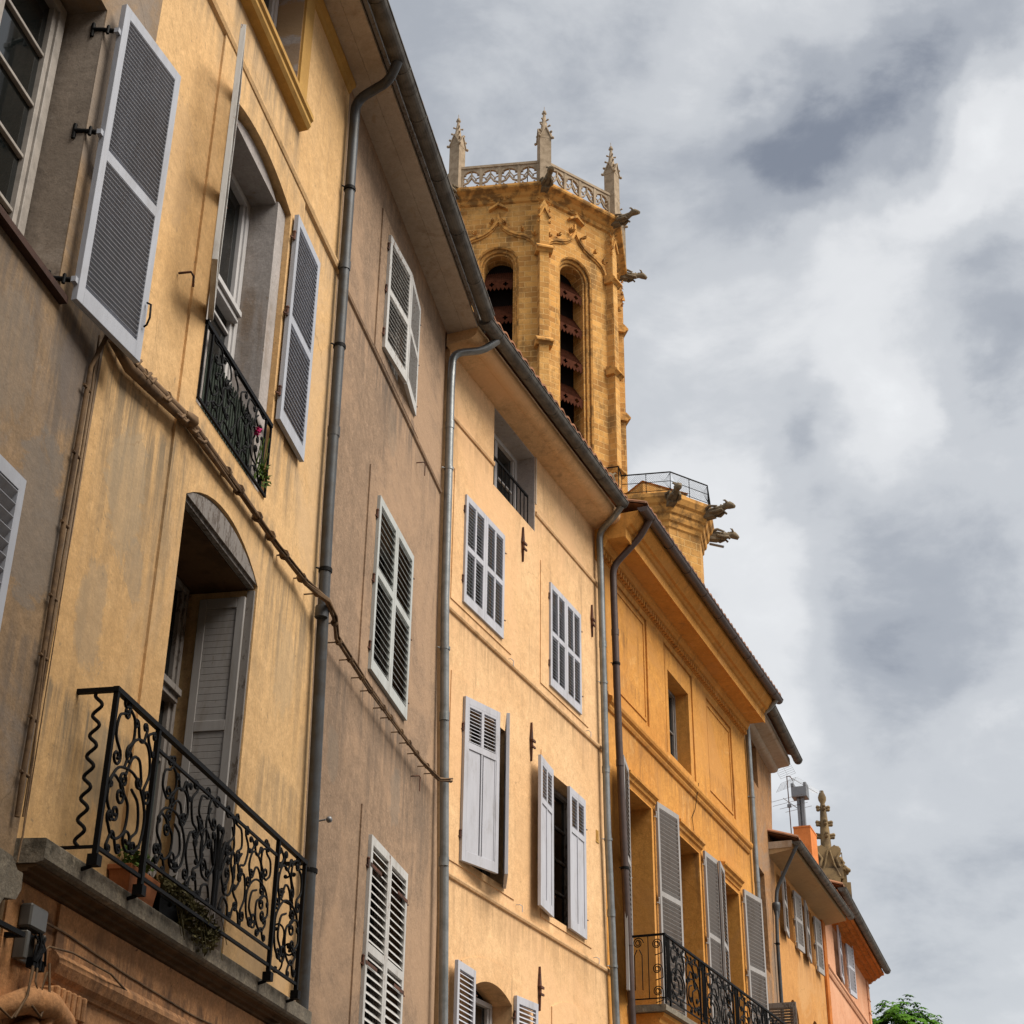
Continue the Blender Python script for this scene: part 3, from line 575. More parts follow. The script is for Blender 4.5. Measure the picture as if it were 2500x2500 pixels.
# drainpipe on the seam with house 2
pipe(H1,[(12.12,-.565,12.97),(12.2,-.46,12.80),(12.33,-.09,12.72),(12.33,-.09,12.4),(12.41,-.09,8.1),(12.60,-.09,5.3),(12.66,-.09,3.9)],.05,M['pipe1'],
     clamps=[(12.34,-.09,11.6),(12.385,-.09,9.8),(12.45,-.09,7.55),(12.62,-.09,5.0)],sleeves=[(12.36,-.09,10.7),(12.43,-.09,7.15),(12.40,-.09,8.9)])
hk=MB(); hk.tube([(9.05,-.01,8.19),(9.05,-.10,8.19),(9.10,-.10,8.19),(9.11,-.10,8.11)],.009,5); hk.build('wall_hook',M['rust'],H1)
ew=MB(); ew.tube([(12.80,-.0,5.45),(12.80,-.13,5.47)],.008,5); ew.ball((12.80,-.16,5.47),.028,6); ew.build('wall_hook',M['steel'],H1)
# ================================================================== HOUSE 2 : brown rendered house
H2=house('terrace_house',P1,YA,'dull brown rendered house with one column of pale closed shutters')
s12=[(12.75,0),(12.724,3.7),(12.684,5.3),(12.504,8.0),(12.384,12.97)]
t2=rect(13.98,15.38,10.86,12.34); m2=rect(14.13,15.52,7.33,9.20); l2=rect(14.47,15.83,3.55,5.84)
body(H2,M['h2'],[(17.35,0),(17.3,5.8),(16.86,8.8),(16.74,12.97)]+s12[::-1],[t2,m2,l2],[.25]*3)
for r_ in ((14.0,15.36,10.88,12.32),(14.15,15.5,7.35,9.18),(14.49,15.81,3.57,5.82)): window(H2,*r_,.25,M['frame'],2,3)
for a,b,z0,z1,hole in ((13.74,15.60,10.72,12.50,t2),(13.85,15.68,7.22,9.40,m2),(14.22,15.95,3.4,6.06,l2)):
    k=MB(); k.slab(rect(a,b,z0,z1),-.016,0,[hole]); k.build('window_surround',M['h2'],H2)
moulding(H2,[(0,10.64),(-.02,10.65),(-.03,10.675),(0,10.69)],12.42,16.75,M['h2'])
shutter(H2,13.98,.03,10.87,12.32,.71,4.5,'one',M['shut_white'],flip=1,strap=M['rust'],split=.5,pitch=.058)
shutter(H2,15.37,.02,10.87,12.32,.67,174.5,'one',M['shut_white'],flip=1,strap=M['rust'],split=.5,pitch=.058,label='pale shutter standing slightly ajar')
wt=paint('faded_green_grey_paint',(.41,.43,.42),chip=.74,amt=.5,seed=13)
for a,b,z0,z1,mm in ((14.13,15.52,7.34,9.20,wt),(14.47,15.83,3.56,5.85,M['shut_white'])):
    shutter(H2,a,.03,z0,z1,(b-a)/2-.003,0,'one',mm,flip=1,bars=z0<4,strap=M['rust'],split=.56,pitch=.072)
    shutter(H2,b,.03,z0,z1,(b-a)/2-.003,180,'one',mm,flip=-1,bars=z0<4,strap=M['rust'],split=.56,pitch=.072)
eave(H2,12.44,16.98,12.972,13.1,M['soffit']); gutter(H2,12.6,16.62,.555,13.03,.088,M['zinc']); tiled_roof(H2,12.45,16.6,.60,13.14)
for x,z in ((15.62,10.42),(15.95,6.9)):
    k=MB(); k.tube([(x,0,z),(x,-.09,z),(x+.07,-.09,z)],.007,5); k.tube([(x+.04,-.09,z),(x+.04,-.09,z-.15)],.006,5); k.build('wall_hook',M['rust'],H2)
# ================================================================== HOUSE 3 : apricot house
P3=(-.82,16.59); Y3=23.1
H3=house('terrace_house',P3,Y3,'apricot house with two columns of pale grey shutters and iron wall ties')
L3=[(.62,0),(.5,5),(.37,6.3),(.17,9.3),(.08,12.0),(.05,12.84)]; R3=[(5.42,12.84),(5.46,9.3),(5.76,6.3),(5.9,0)]
op=dict(tw=rect(1.46,2.89,11.61,12.79),a=rect(.60,1.77,9.57,11.0),b=rect(3.40,4.55,9.57,11.05),c=rect(.69,1.95,6.5,8.4),d=rect(3.42,4.62,6.5,8.36),e=arch(1.13,2.23,3.4,5.2,.14),f=arch(3.78,4.78,3.4,5.2,.13))
body(H3,M['h3'],L3[::-1]+R3[::-1][::-1] if 0 else L3+R3,list(op.values()),[.34,.22,.22,.22,.22,.28,.28])
window(H3,1.48,2.87,11.62,12.78,.32,M['frame_grey'],2,2,.07)
k=MB(); k.box(2.872,2.888,.004,.335,11.615,12.785); k.box(1.462,2.888,.006,.335,12.772,12.786); k.build('window_reveal',M['h1_grey'],H3)
k=MB(); k.box(2.892,2.93,-.012,0,12.05,12.79); k.build('painted_edge',M['soffit'],H3)
for q in ((.62,1.75,9.58,10.98),(3.42,4.53,9.58,11.03)): window(H3,*q,.22,M['frame'],2,2)
window(H3,.71,1.93,6.52,8.38,.22,M['old_wood'],2,4); window(H3,3.44,4.60,6.52,8.34,.22,M['old_wood'],2,4)
window(H3,1.15,2.21,3.42,5.22,.28,M['frame_grey'],2,2); window(H3,3.8,4.76,3.42,5.22,.28,M['frame_grey'],2,2)
for a,b,z0,z1,hole in ((.28,2.10,9.48,11.22,op['a']),(3.09,4.9,9.48,11.27,op['b']),(.36,2.28,6.42,8.60,op['c']),(3.12,4.92,6.42,8.57,op['d'])):
    k=MB(); k.slab(rect(a,b,z0,z1),-.012,0,[hole]); k.build('window_surround',M['h3'],H3)
for a,b in ((1.13,2.23),(3.78,4.78)):
    k=MB(); k.slab(arch(a-.30,b+.30,3.3,5.42,.16),-.014,0,[arch(a,b,3.4,5.2,.14)]); k.build('window_surround',M['h3'],H3)
for z,a,b in ((11.90,.08,5.42),(9.33,.17,5.45),(6.25,.37,5.75)):
    if z>11: 
        for a,b in ((.08,1.45),(2.90,5.43)): moulding(H3,[(0,z-.03),(-.02,z-.025),(-.03,z),(-.03,z+.02),(0,z+.03)],a,b,M['h3'])
    else: moulding(H3,[(0,z-.03),(-.025,z-.022),(-.035,z),(-.035,z+.025),(0,z+.035)],a,b,M['h3'])
SP=M['shut_pale']
for a,b,z0,z1 in ((.585,1.785,9.56,11.01),(3.385,4.565,9.55,11.07)):
    shutter(H3,a,.02,z0,z1,(b-a)/2-.002,0,'four',SP,strap=M['rust'],hinges=(.2,.85)); shutter(H3,b,.02,z0,z1,(b-a)/2-.002,180,'four',SP,flip=-1,strap=M['rust'],hinges=(.2,.85))
shutter(H3,.69,.03,6.47,8.40,.66,14,'half',SP,strap=M['rust'],hinges=(.15,.8),label='pale grey shutter standing ajar'); shutter(H3,1.95,.02,6.47,8.40,.64,155,'half',SP,flip=-1,strap=M['rust'],hinges=(.15,.8),label='pale grey shutter leaf seen edge-on')
shutter(H3,3.40,.05,6.47,8.37,.63,173,'half',SP,flip=-1,strap=M['rust'],hinges=(.15,.8)); shutter(H3,4.64,.03,6.47,8.34,.66,178,'half',SP,flip=-1,strap=M['rust'],hinges=(.15,.8))
shutter(H3,1.11,.04,3.4,5.36,.58,175,'one',SP,flip=-1,strap=M['rust'],split=.4); shutter(H3,2.27,.04,3.4,5.32,.56,4,'one',SP,flip=1,strap=M['rust'],split=.4)
cv=[(0,12.80),(-.02,12.80),(-.26,12.835),(-.268,12.828),(-.275,12.828)]+[(-.275-.15*sin(a),12.828+.12*(1-cos(a))) for a in [PI/2*i/7 for i in range(1,8)]]+[(-.425,13.0),(0,13.0)]
moulding(H3,cv,-.06,5.30,M['h3'],'eaves_cove'); gutter(H3,-.15,5.02,.56,13.00,.088,M['zinc']); tiled_roof(H3,-.1,5.1,.60,13.09)
# guard rail of the attic window
gd=MB(); gd.box(1.47,2.80,.06,.085,12.11,12.14); gd.box(1.47,2.88,.065,.08,11.66,11.675)
for i in range(11): gd.box(1.50+i*.13,1.512+i*.13,.067,.079,11.63,12.11)
gd.build('window_guard',M['iron'],H3)
for x,z in ((2.44,11.2),(5.09,11.2),(2.77,8.55),(3.07,5.55)):
    k=MB(); k.add([(x-.035,-.03,z+.02),(x+.035,-.03,z+.02),(x,-.03,z+.26),(x-.035,-.0,z+.02),(x+.035,-.0,z+.02),(x,-.0,z+.26)],[(0,1,2),(3,5,4),(0,3,4,1),(1,4,5,2),(2,5,3,0)])
    k.add([(x-.015,-.03,z-.06),(x+.018,-.03,z-.06),(x,-.03,z-.26),(x-.015,0,z-.06),(x+.018,0,z-.06),(x,0,z-.26)],[(0,2,1),(3,4,5),(0,1,4,3),(1,2,5,4),(2,0,3,5)])
    k.box(x-.02,x+.02,-.034,0,-.08+z,z+.03); k.box(x-.03,x+.07,-.05,-.03,z+.0,z+.03); k.box(x-.03,x+.07,-.05,-.03,z-.08,z-.055); k.build('wall_tie',M['rust'],H3)
for x,z in ((2.0,9.38),(4.8,9.4),(2.35,6.38),(5.0,6.32)):
    k=MB(); k.tube([(x,0,z),(x,-.05,z),(x+.08,-.05,z),(x+.08,-.05,z-.07)],.005,4); k.build('wall_hook',SP,H3)
vt=MB()
for i in range(2): vt.box(5.16+i*.05,5.19+i*.05,-.012,0,7.95,8.09)
vt.box(5.15,5.26,-.01,0,7.92,7.945); vt.build('wall_vent',M['trim1'],H3)
pipe(H3,[(.25,-.56,12.93),(.15,-.40,12.76),(-.07,-.10,12.66),(-.10,-.10,12.2),(-.06,-.10,9.2),(.15,-.10,6.0),(.30,-.10,3.4)],.05,M['pipe2'],clamps=[(-.08,-.1,11.0),(-.02,-.1,8.7),(.26,-.1,4.2)],sleeves=[(-.09,-.1,11.6),(0.02,-.1,7.9),(.12,-.1,6.3)])
pipe(H3,[(4.95,-.56,12.93),(5.0,-.42,12.80),(5.24,-.10,12.72),(5.26,-.10,12.3),(5.36,-.10,8.2),(5.58,-.10,5.4),(5.7,-.1,3.6)],.05,M['pipe2'],clamps=[(5.31,-.1,10.3),(5.38,-.1,8.0),(5.5,-.1,6.3)],sleeves=[(5.30,-.1,10.9),(5.34,-.1,9.0),(5.45,-.1,7.0)])
# ================================================================== HOUSE 4 : ochre house with great cornice
P4=(1.39,21.77); Y4=22.6
H4=house('terrace_house',P4,Y4,'saturated ochre house with a deep moulded cornice and long black balcony')
up=rect(3.18,4.38,10.40,11.88); ws=[rect(.80,2.0,6.0,9.12),rect(3.35,4.58,6.0,9.12),rect(5.98,7.08,6.0,9.05)]
body(H4,M['h4'],[(-.1,0),(8.55,0),(8.35,12.6),(-.1,12.6)],[up]+ws,[.27,.38,.38,.38])
window(H4,3.19,4.37,10.41,11.86,.27,M['old_wood'],2,2)
for q in ws: window(H4,q[0][0]+.01,q[1][0]-.01,6.02,q[2][1]-.01,.38,M['old_wood'],2,4)
k=MB(); k.slab(rect(0,8.3,10.32,12.36),-.03,0,[rect(.30,2.05,10.45,12.30),rect(2.98,4.62,10.36,12.30),rect(5.5,7.2,10.45,12.24)])
for a,b,z0,z1 in ((.30,2.05,10.45,12.30),(5.5,7.2,10.45,12.24)): k.slab(rect(a+.07,b-.07,z0+.07,z1-.07),-.016,0,[rect(a+.12,b-.12,z0+.12,z1-.12)])
k.slab(rect(3.04,4.56,10.37,12.24),-.02,0,[rect(3.18,4.38,10.40,11.88)]); k.build('raised_panels',M['h4'],H4)
moulding(H4,[(0,10.05),(-.03,10.06),(-.05,10.10),(-.05,10.13),(-.085,10.16),(-.10,10.20),(-.10,10.24),(-.04,10.27),(-.03,10.33),(0,10.34)],.05,8.1,M['h4'])
# cornice with dentils
cp=[(0,12.30),(-.03,12.31),(-.05,12.36),(-.05,12.38),(-.07,12.38),(-.07,12.47),(-.15,12.49),(-.17,12.54),(-.19,12.56),(-.20,12.60),(-.47,12.60),(-.48,12.58),(-.50,12.58),(-.50,12.74),(-.53,12.755),(-.56,12.79),(-.60,12.80),(-.66,12.88),(-.70,12.93),(-.71,13.0),(0,13.0)]
cm=MB(); cm.prism(cp,-.35,8.05)
i=0
while -.30+i*.115<8.0: x=-.30+i*.115; cm.box(x,x+.062,-.125,-.069,12.39,12.468); i+=1
cm.build('cornice',M['h4'],H4); gutter(H4,-.40,8.1,.79,13.02,.082,M['brown_pipe']); tiled_roof(H4,-.35,8.2,.82,13.10)
for (a,b) in ((.78,2.16),(3.32,4.74),(5.95,7.26)):
    z=9.16
    moulding(H4,[(0,z),(-.02,z+.005),(-.03,z+.05),(-.06,z+.07),(-.07,z+.11),(-.11,z+.14),(-.115,z+.18),(0,z+.20)],a,b,M['h4'],'window_hood')
for q in ws:
    k=MB(); a,b=q[0][0],q[1][0]; k.slab(rect(a-.14,b+.14,6.0,q[2][1]+.05),-.014,0,[q]); k.slab(rect(a-.06,b+.06,6.0,q[2][1]+.03),-.03,-.0145,[q]); k.build('window_surround',M['h4'],H4)
ST=M['shut_taupe']
for hx,w,ang,z1 in ((.80,.64,168,9.36),(2.17,.80,7.5,9.28),(4.78,.66,3,9.22),(6.0,.62,171.5,9.2),(7.32,.82,8,9.2)):
    shutter(H4,hx,.06,6.05,z1,w,ang,'one',ST,flip=-1,split=.56,pitch=.066,hinges=(.1,.52,.93))
b4=MB(); b4.prism([(0,5.95),(-.55,5.94),(-.56,5.93),(-.56,5.86),(-.52,5.85),(0,5.85)],.70,9.3); B4=b4.build('balcony',M['slab'],H4)
bu=MB(); bu.prism([(0,5.845),(-.50,5.845),(-.49,5.80),(-.44,5.77),(-.43,5.72),(-.38,5.69),(-.36,5.6),(-.28,5.5),(-.10,5.40),(0,5.38)],.78,9.3); bu.build('balcony_moulding',M['h4'],B4)
yr=-.55
hr=MB(); hr.box(.72,9.3,yr-.018,yr+.018,6.875,6.905); hr.box(.72,.75,yr+.019,0,6.875,6.903); hr.box(.73,9.3,yr-.008,yr+.008,6.02,6.036); hr.box(.73,.745,yr+.009,0,6.02,6.036)
for z in (6.76,6.12): hr.box(.98,9.3,yr-.006,yr+.006,z,z+.012)
hr.build('handrail',IR,B4)
xs=[.735,.95,2.45,2.75,4.3,4.6,6.15,6.45,8.0,8.3]
for x in xs:
    ps=MB(); ps.box(x-.012,x+.012,yr-.012,yr+.012,5.95,6.875); ps.build('post',IR,B4)
for j,(a,b) in enumerate(((.97,2.44),(2.77,4.29),(4.62,6.14),(6.47,7.99))):
    sc=MB(); m_=(a+b)/2; scroll_panel(sc,a+.02,m_,6.05,6.86,yr,PA,.011,1,.05); scroll_panel(sc,m_,b-.02,6.05,6.86,yr,PA,.011,-1,.05); sc.build('scrollwork',IR,B4)
for a,b in ((.75,.94),(2.47,2.73),(4.32,4.58),(6.17,6.43),(8.02,8.28)):
    sc=MB(); m_=(a+b)/2
    for dx in (-.06,-.02,.02,.06): sc.tube([(m_+dx,yr-.01,6.04),(m_+dx*1.3,yr-.02,6.4),(m_+dx*.7,yr-.01,6.7),(m_+dx*1.4,yr,6.87)],.009,5)
    scroll(sc,'C',(m_-.05,6.80),(m_+.05,6.80),yr,.008,1.1,1); scroll(sc,'C',(m_-.05,6.10),(m_+.05,6.10),yr,.008,1.1,-1); sc.build('baluster_cluster',IR,B4)
sc=MB()  # return panel at the near end
for y0,z0 in ((.44,6.76),(.44,6.42),(.44,6.12)):
    sp=[]
    for i in range(40):
        a=i*.36; r_=.075*math.exp(-.09*a); sp.append((.735,-(y0+r_*cos(a)),z0+r_*sin(a)))
    sc.tube(sp,.0075,5); sc.tube([(.735,-y0-.075,z0),(.735,-y0-.08,z0-.12),(.735,-y0+.03,z0-.15)],.0075,5)
sc.box(.73,.742,-.32,-.31,6.03,6.88); 
for dy in (-.055,.055): sc.tube([(.735,-.17+dy,6.15),(.735,-.17+dy,6.62),(.735,-.17+dy*.3,6.70)],.0075,5)
sp=[(.735,-(.17+.08*math.exp(-.09*i*.36)*cos(i*.36)),6.79+.08*math.exp(-.09*i*.36)*sin(i*.36)) for i in range(40)]; sc.tube(sp,.0075,5)
sc.build('scrollwork',IR,B4)
pipe(H4,[(-.05,-.79,12.97),(-.02,-.62,12.72),(-.07,-.19,12.27),(-.06,-.19,11.87),(.03,-.19,9.6),(.21,-.19,7.2),(.35,-.19,5.5),(.48,-.19,3.6)],.052,M['brown_pipe'],clamps=[(-.015,-.19,10.7),(.17,-.19,7.7)],sleeves=[(-.03,-.19,11.2),(.06,-.19,9.2),(.25,-.19,6.7)])
pipe(H4,[(7.9,-.79,12.97),(7.95,-.6,12.80),(8.22,-.10,12.72),(8.24,-.10,12.3),(8.24,-.10,9.0),(8.38,-.10,5.0)],.05,M['pipe2'],clamps=[(8.24,-.1,11.2)],sleeves=[(8.24,-.1,9.6)])
wr=MB(); wr.tube([(4.48,-.11,10.30),(4.53,-.05,10.05),(4.50,-.02,9.85),(4.30,-.02,9.66),(4.35,-.02,9.5),(4.27,-.05,9.36)],.006,4); wr.build('loose_wire',M['iron'],H4)
# ================================================================== HOUSE 5
P5=(4.52,29.3); Y5=18.5
H5=house('terrace_house',P5,Y5,'narrow worn ochre house under a projecting plastered eave, right of the deep cornice')
w5=[rect(.42,1.60,11.86,12.75),rect(.45,1.62,8.2,10.12)]
body(H5,M['h5'],[(-.05,0),(2.75,0),(2.95,11.2),(3.40,12.85),(-.05,12.85)],w5,[.3,.4])
for q in w5: window(H5,q[0][0]+.01,q[1][0]-.01,q[0][1]+.01,q[2][1]-.01,.3 if q[0][1]>11 else .4,M['old_wood'],2,2)
cv=[(0,12.72)]+[(-.08-.10*sin(a),12.72+.09*(1-cos(a))) for a in [PI/2*i/5 for i in range(6)]]+[(-.40,12.84),(-.44,12.88),(-.44,13.0),(0,13.0)]
moulding(H5,cv,.0,3.25,M['soffit'],'eaves_soffit'); gutter(H5,0.,3.35,.60,12.98,.09,M['zinc']); tiled_roof(H5,0.,3.3,.64,13.06)
o=shutter_mesh(.62,1.5,'one',.03,.05,split=.5).build('balcony_screen',M['old_wood'],B4); o.location=(8.98,-.50,6.0); o.rotation_euler=(0,0,R(90))
# ================================================================== HOUSE 6
P6=(5.38,31.89); Y6=20.5
H6=house('terrace_house',P6,Y6,'lower orange-ochre house with wide sloping eave, next to the pink house')
w6=[rect(1.02,1.84,9.42,10.62),rect(3.47,4.16,9.42,10.62),arch(.82,1.75,6.,7.85,.32),arch(3.2,4.1,6.,7.85,.32)]
body(H6,M['h6'],[(-.1,0),(5.62,0),(5.80,10.85),(-.1,10.85)],w6,[.35,.35,.45,.45])
for q in w6[:2]: window(H6,q[0][0]+.01,q[1][0]-.01,9.43,10.61,.35,M['old_wood'],2,2)
for a,b in ((.83,1.74),(3.21,4.09)): window(H6,a,b,6.02,8.1,.45,M['old_wood'],1,1)
for hx,w,ang in ((1.0,.66,174),(1.88,.56,4),(3.43,.70,174),(4.20,.56,4)): shutter(H6,hx,.05,9.34,10.56,w,ang,'one',ST,flip=-1,pitch=.07)
moulding(H6,[(0,10.72),(-.50,10.80),(-.52,10.80),(-.52,10.90),(0,10.90)],-.35,5.85,M['soffit6'],'eaves_soffit')
k=MB(); k.box(-.36,-.30,-.50,0,10.84,10.98); k.build('verge_board',M['soffit'],H6)
gutter(H6,-.42,6.0,.61,10.93,.085,M['zinc']); tiled_roof(H6,-.38,5.95,.62,11.01)
pipe(H6,[(-.38,-.61,10.88),(-.32,-.12,10.02),(-.36,-.10,9.7),(-.5,-.10,8.9),(-.5,-.10,7.5),(-.5,-.1,6.0)],.037,M['pipe1'],clamps=[(-.5,-.1,8.9)])
k=MB(); k.lathe((-.36,-.10,9.62),[(.03,-.2),(.05,-.12),(.075,.05),(.075,.12),(.04,.13)],10); k.build('pipe_hopper',M['pipe1'],H6)
# ================================================================== HOUSE 7
P7=(7.27,36.93); Y7=18.5
H7=house('terrace_house',P7,Y7,'pink plastered house at the far end with orange corbelled eave')
w7=[rect(3.0,4.0,9.86,11.2)]
body(H7,M['h7'],[(-.1,0),(8.75,0),(9.05,11.3),(-.1,11.3)],w7,[.3])
window(H7,3.01,3.99,9.87,11.19,.3,M['frame'],2,2)
k=MB(); k.slab(rect(2.86,4.14,9.80,11.27),-.02,0,[w7[0]]); k.build('window_surround',M['h7'],H7)
for hx,w,ang in ((2.95,.9,176),(4.05,.72,6)): shutter(H7,hx,.06,9.86,11.22,w,ang,'one',M['shut_pale'],flip=-1,pitch=.08)
k=MB(); k.box(-.12,.30,-.05,0,0,11.28)
for i in range(12): k.box(.30,.62,-.014,0,7.0+i*.37,7.02+i*.37)
k.build('corner_pilaster',M['h7_orange'],H7)
k=MB(); k.box(8.55,8.98,-.03,0,0,11.2)
for i in range(9): k.box(8.5,9.0,-.045,-.031,8.0+i*.37,8.02+i*.37)
k.build('corner_pilaster',M['h7'],H7)
moulding(H7,[(0,9.62),(-.03,9.63),(-.05,9.68),(-.05,9.72),(-.08,9.75),(-.08,9.80),(0,9.82)],.32,8.6,M['h7'])
gn=MB(); gn.prism([(0,11.10),(-.10,11.12),(-.10,11.17),(-.22,11.19),(-.22,11.24),(-.34,11.26),(-.34,11.31),(-.46,11.33),(-.46,11.40),(0,11.40)],-.1,9.15)
for row,(y,z) in enumerate(((-.105,11.135),(-.225,11.205),(-.345,11.275))):
    x=-.05
    while x<9.0: gn.tube([(x,y+.03,z),(x,y-.05,z)],.034,6); x+=.16
gn.build('corbelled_eave',M['h7_orange'],H7); gutter(H7,-.2,9.0,.57,11.42,.095,M['zinc']); tiled_roof(H7,-.1,9.2,.58,11.50)
# ---- move each house's origin to the foot of its own front corner
for h,s0 in ((H0,4.6),(H1,8.085),(H2,12.75),(H3,.6),(H4,0),(H5,0),(H6,0),(H7,0)):
    yaw={H0:YA,H1:YA,H2:YA}.get(h) or {H3:Y3,H4:Y4,H5:Y5,H6:Y6,H7:Y7}[h]
    h.location.x+=sin(R(yaw))*s0; h.location.y+=cos(R(yaw))*s0
    for c in h.children: c.location.x-=s0
def on(H,x,y,z):   # facade frame of the first three houses -> world
    P,yaw=H; d=Vector((sin(R(yaw)),cos(R(yaw)),0)); n=Vector((d.y,-d.x,0)); return Vector((P[0],P[1],0))+d*x-n*y+Vector((0,0,z))
F1=(P1,YA)
# ================================================================== LOOSE THINGS ON THE FRONTS
def worldtube(name,pts,r,mat,label,cat,H=F1,n=6,group=None,extra=None):
    mb=MB(); base=on(H,*pts[0]); 
    for q,rr in ([(pts,r)] if not isinstance(r,list) else [(pts,r)]): mb.tube([on(H,*p)-base for p in q],rr,n)
    if extra: extra(mb,base)
    o=mb.build(name,mat,None); o.location=base; return tag(o,label,cat,group)
cab=[(8.17,-.05,7.10),(8.42,-.06,7.05),(8.88,-.06,7.13),(9.40,-.06,7.22),(10.35,-.06,7.23),(11.28,-.06,7.22),(12.0,-.07,7.23),(12.15,-.10,7.22),(12.35,-.15,7.21),(12.58,-.15,7.16),(12.85,-.10,7.09),(13.95,-.10,7.06),(15.07,-.10,7.07),(15.97,-.10,7.08),(16.68,-.11,7.12),(16.87,-.20,7.16)]
def clips(mb,base):
    x=8.36
    while x<16.8:
        # height of the bundle at x
        for a,b in zip(cab,cab[1:]):
            if a[0]<=x<=b[0]:
                t=(x-a[0])/(b[0]-a[0]); z=a[2]*(1-t)+b[2]*t; y=a[1]*(1-t)+b[1]*t; break
        mb.tube([on(F1,x,0,z)-base,on(F1,x,y-.03,z)-base],.007,4); mb.tube([on(F1,x-.015,y,z)-base,on(F1,x+.015,y,z)-base],.042 if x<9.4 or 10<x<12 else .03,8)
        x+=.36+.09*sin(x*7.3)
    random.seed(4)
    for j in range(5):
        ph=random.random()*6; mb.tube([on(F1,p[0],p[1]-.02*cos(ph+i*.7)-.01,p[2]+.028*sin(ph+i*.7))-base for i,p in enumerate(cab)],.009,5)
    for j in range(9):
        x=8.4+j*.14+.05*sin(j*2.7); mb.tube([on(F1,x,-.07,7.06+.012*j)-base,on(F1,x+.05,-.10,7.03+.014*j)-base,on(F1,x+.13,-.085,7.12+.010*j)-base],.013,5)
    mb.tube([on(F1,9.3,-.07,7.20)-base,on(F1,9.38,-.09,7.19)-base,on(F1,9.46,-.08,7.23)-base],[.03,.055,.03],7); mb.tube([on(F1,p[0],p[1]-.005,p[2]-.045)-base for p in cab[:5]],[.035,.04,.036,.028,.012],6)
worldtube('cable_bundle',cab,[.036,.038,.036,.032,.026,.024,.022,.019,.016,.015,.013,.013,.018,.018,.013,.011],M['conduit'],'thick brown cable bundle clipped across the yellow and brown house fronts','cable',extra=clips)
vc=[(8.05,-.09,7.00),(8.02,-.03,6.75),(8.0,-.03,5.70),(8.01,-.03,4.95),(8.0,-.03,4.3),(8.01,-.03,4.02)]
def clips2(mb,base):
    for z in (6.6,6.15,5.7,5.25,4.9,4.55,4.25): mb.tube([on(F1,7.97,-.03,z)-base,on(F1,8.06,-.03,z)-base],.010,5)
    mb.tube([on(F1,8.06+.01*sin(i),-.03,7.0-i*.37)-base for i in range(9)],.006,5); mb.tube([on(F1,8.12,-.02,6.9-i*.33)-base for i in range(10)],.0035,4)
worldtube('wall_cable',vc,.015,M['conduit'],'brown cable clipped vertically down the seam beside the dull house','cable',extra=clips2)
# junction box + its wires
jb=empty('junction_box',on(F1,8.30,-.065,3.375),R(90-YA)); tag(jb,'open grey junction box under the balcony end, with dangling wires','electrical box')
k=MB(); k.box(-.09,.10,-.02,.05,.14,.26); k.build('cover',M['plastic'],jb,bevel=.01)
k=MB(); k.box(-.10,-.06,-.02,.05,-.02,.12); k.box(.09,.105,-.02,.05,-.02,.138); k.box(-.06,.09,.035,.05,-.02,.138); k.build('housing',M['plastic'],jb,bevel=.006)
k=MB()
random.seed(2)
for i in range(8): k.tube([(random.uniform(-.04,.1),random.uniform(-.05,.0),.12),(random.uniform(-.05,.1),-.05,.05),(random.uniform(-.05,.1),-.04,-.02)],.007,5)
for i in range(4): k.box(-.03+i*.035,-.005+i*.035,-.04,.0,-.05,.0)
k.build('terminals',M['iron'],jb)
k=MB(); k.tube([(.12,-.05,0.),(.13,-.07,-.15),(.05,-.08,-.28),(-.04,-.07,-.24)],.007,5); k.tube([(.0,-.05,-.05),(-.02,-.06,-.12),(.05,-.06,-.18),(.09,-.06,-.05)],.006,5); k.tube([(-.05,-.05,-.05),(-.08,-.06,-.2),(-.16,-.05,-.32)],.007,5); k.build('wires',M['conduit'],jb)
for nm,pts,r_,lab in (('wire',[(8.30,-.09,3.36),(8.36,-.05,3.52),(8.45,-.03,3.60),(8.7,-.03,3.60),(9.5,-.03,3.56),(10.6,-.03,3.53),(11.6,-.03,3.55),(12.5,-.03,3.52)],.007,'thin wire running just below the balcony moulding'),
    ('wire',[(8.05,-.06,3.10),(8.14,-.10,3.05),(8.26,-.10,3.16),(8.32,-.09,3.38),(8.42,-.1,3.46),(8.7,-.10,3.49),(9.2,-.10,3.485),(9.8,-.03,3.43),(10.4,-.03,3.34)],.006,'thin wire looping along the orange moulded band'),
    ('wire',[(7.93,-.08,4.9),(7.95,-.10,4.3),(7.93,-.12,3.9),(7.90,-.13,3.75)],.005,'thin yellowish wire hanging past the left end of the balcony slab')):
    worldtube(nm,pts,r_,M['conduit'],lab,'wire')
k=MB(); k.box(-.55,.0,-.012,.012,-.012,.012); k.box(-.03,.0,.012,.09,-.012,.012); o=k.build('sign_bracket',M['iron']); o.location=on(F1,8.13,-.10,3.45); o.rotation_euler=(0,0,R(90-YA+0)); tag(o,'short black iron bar sticking out at the lower left corner','bracket')
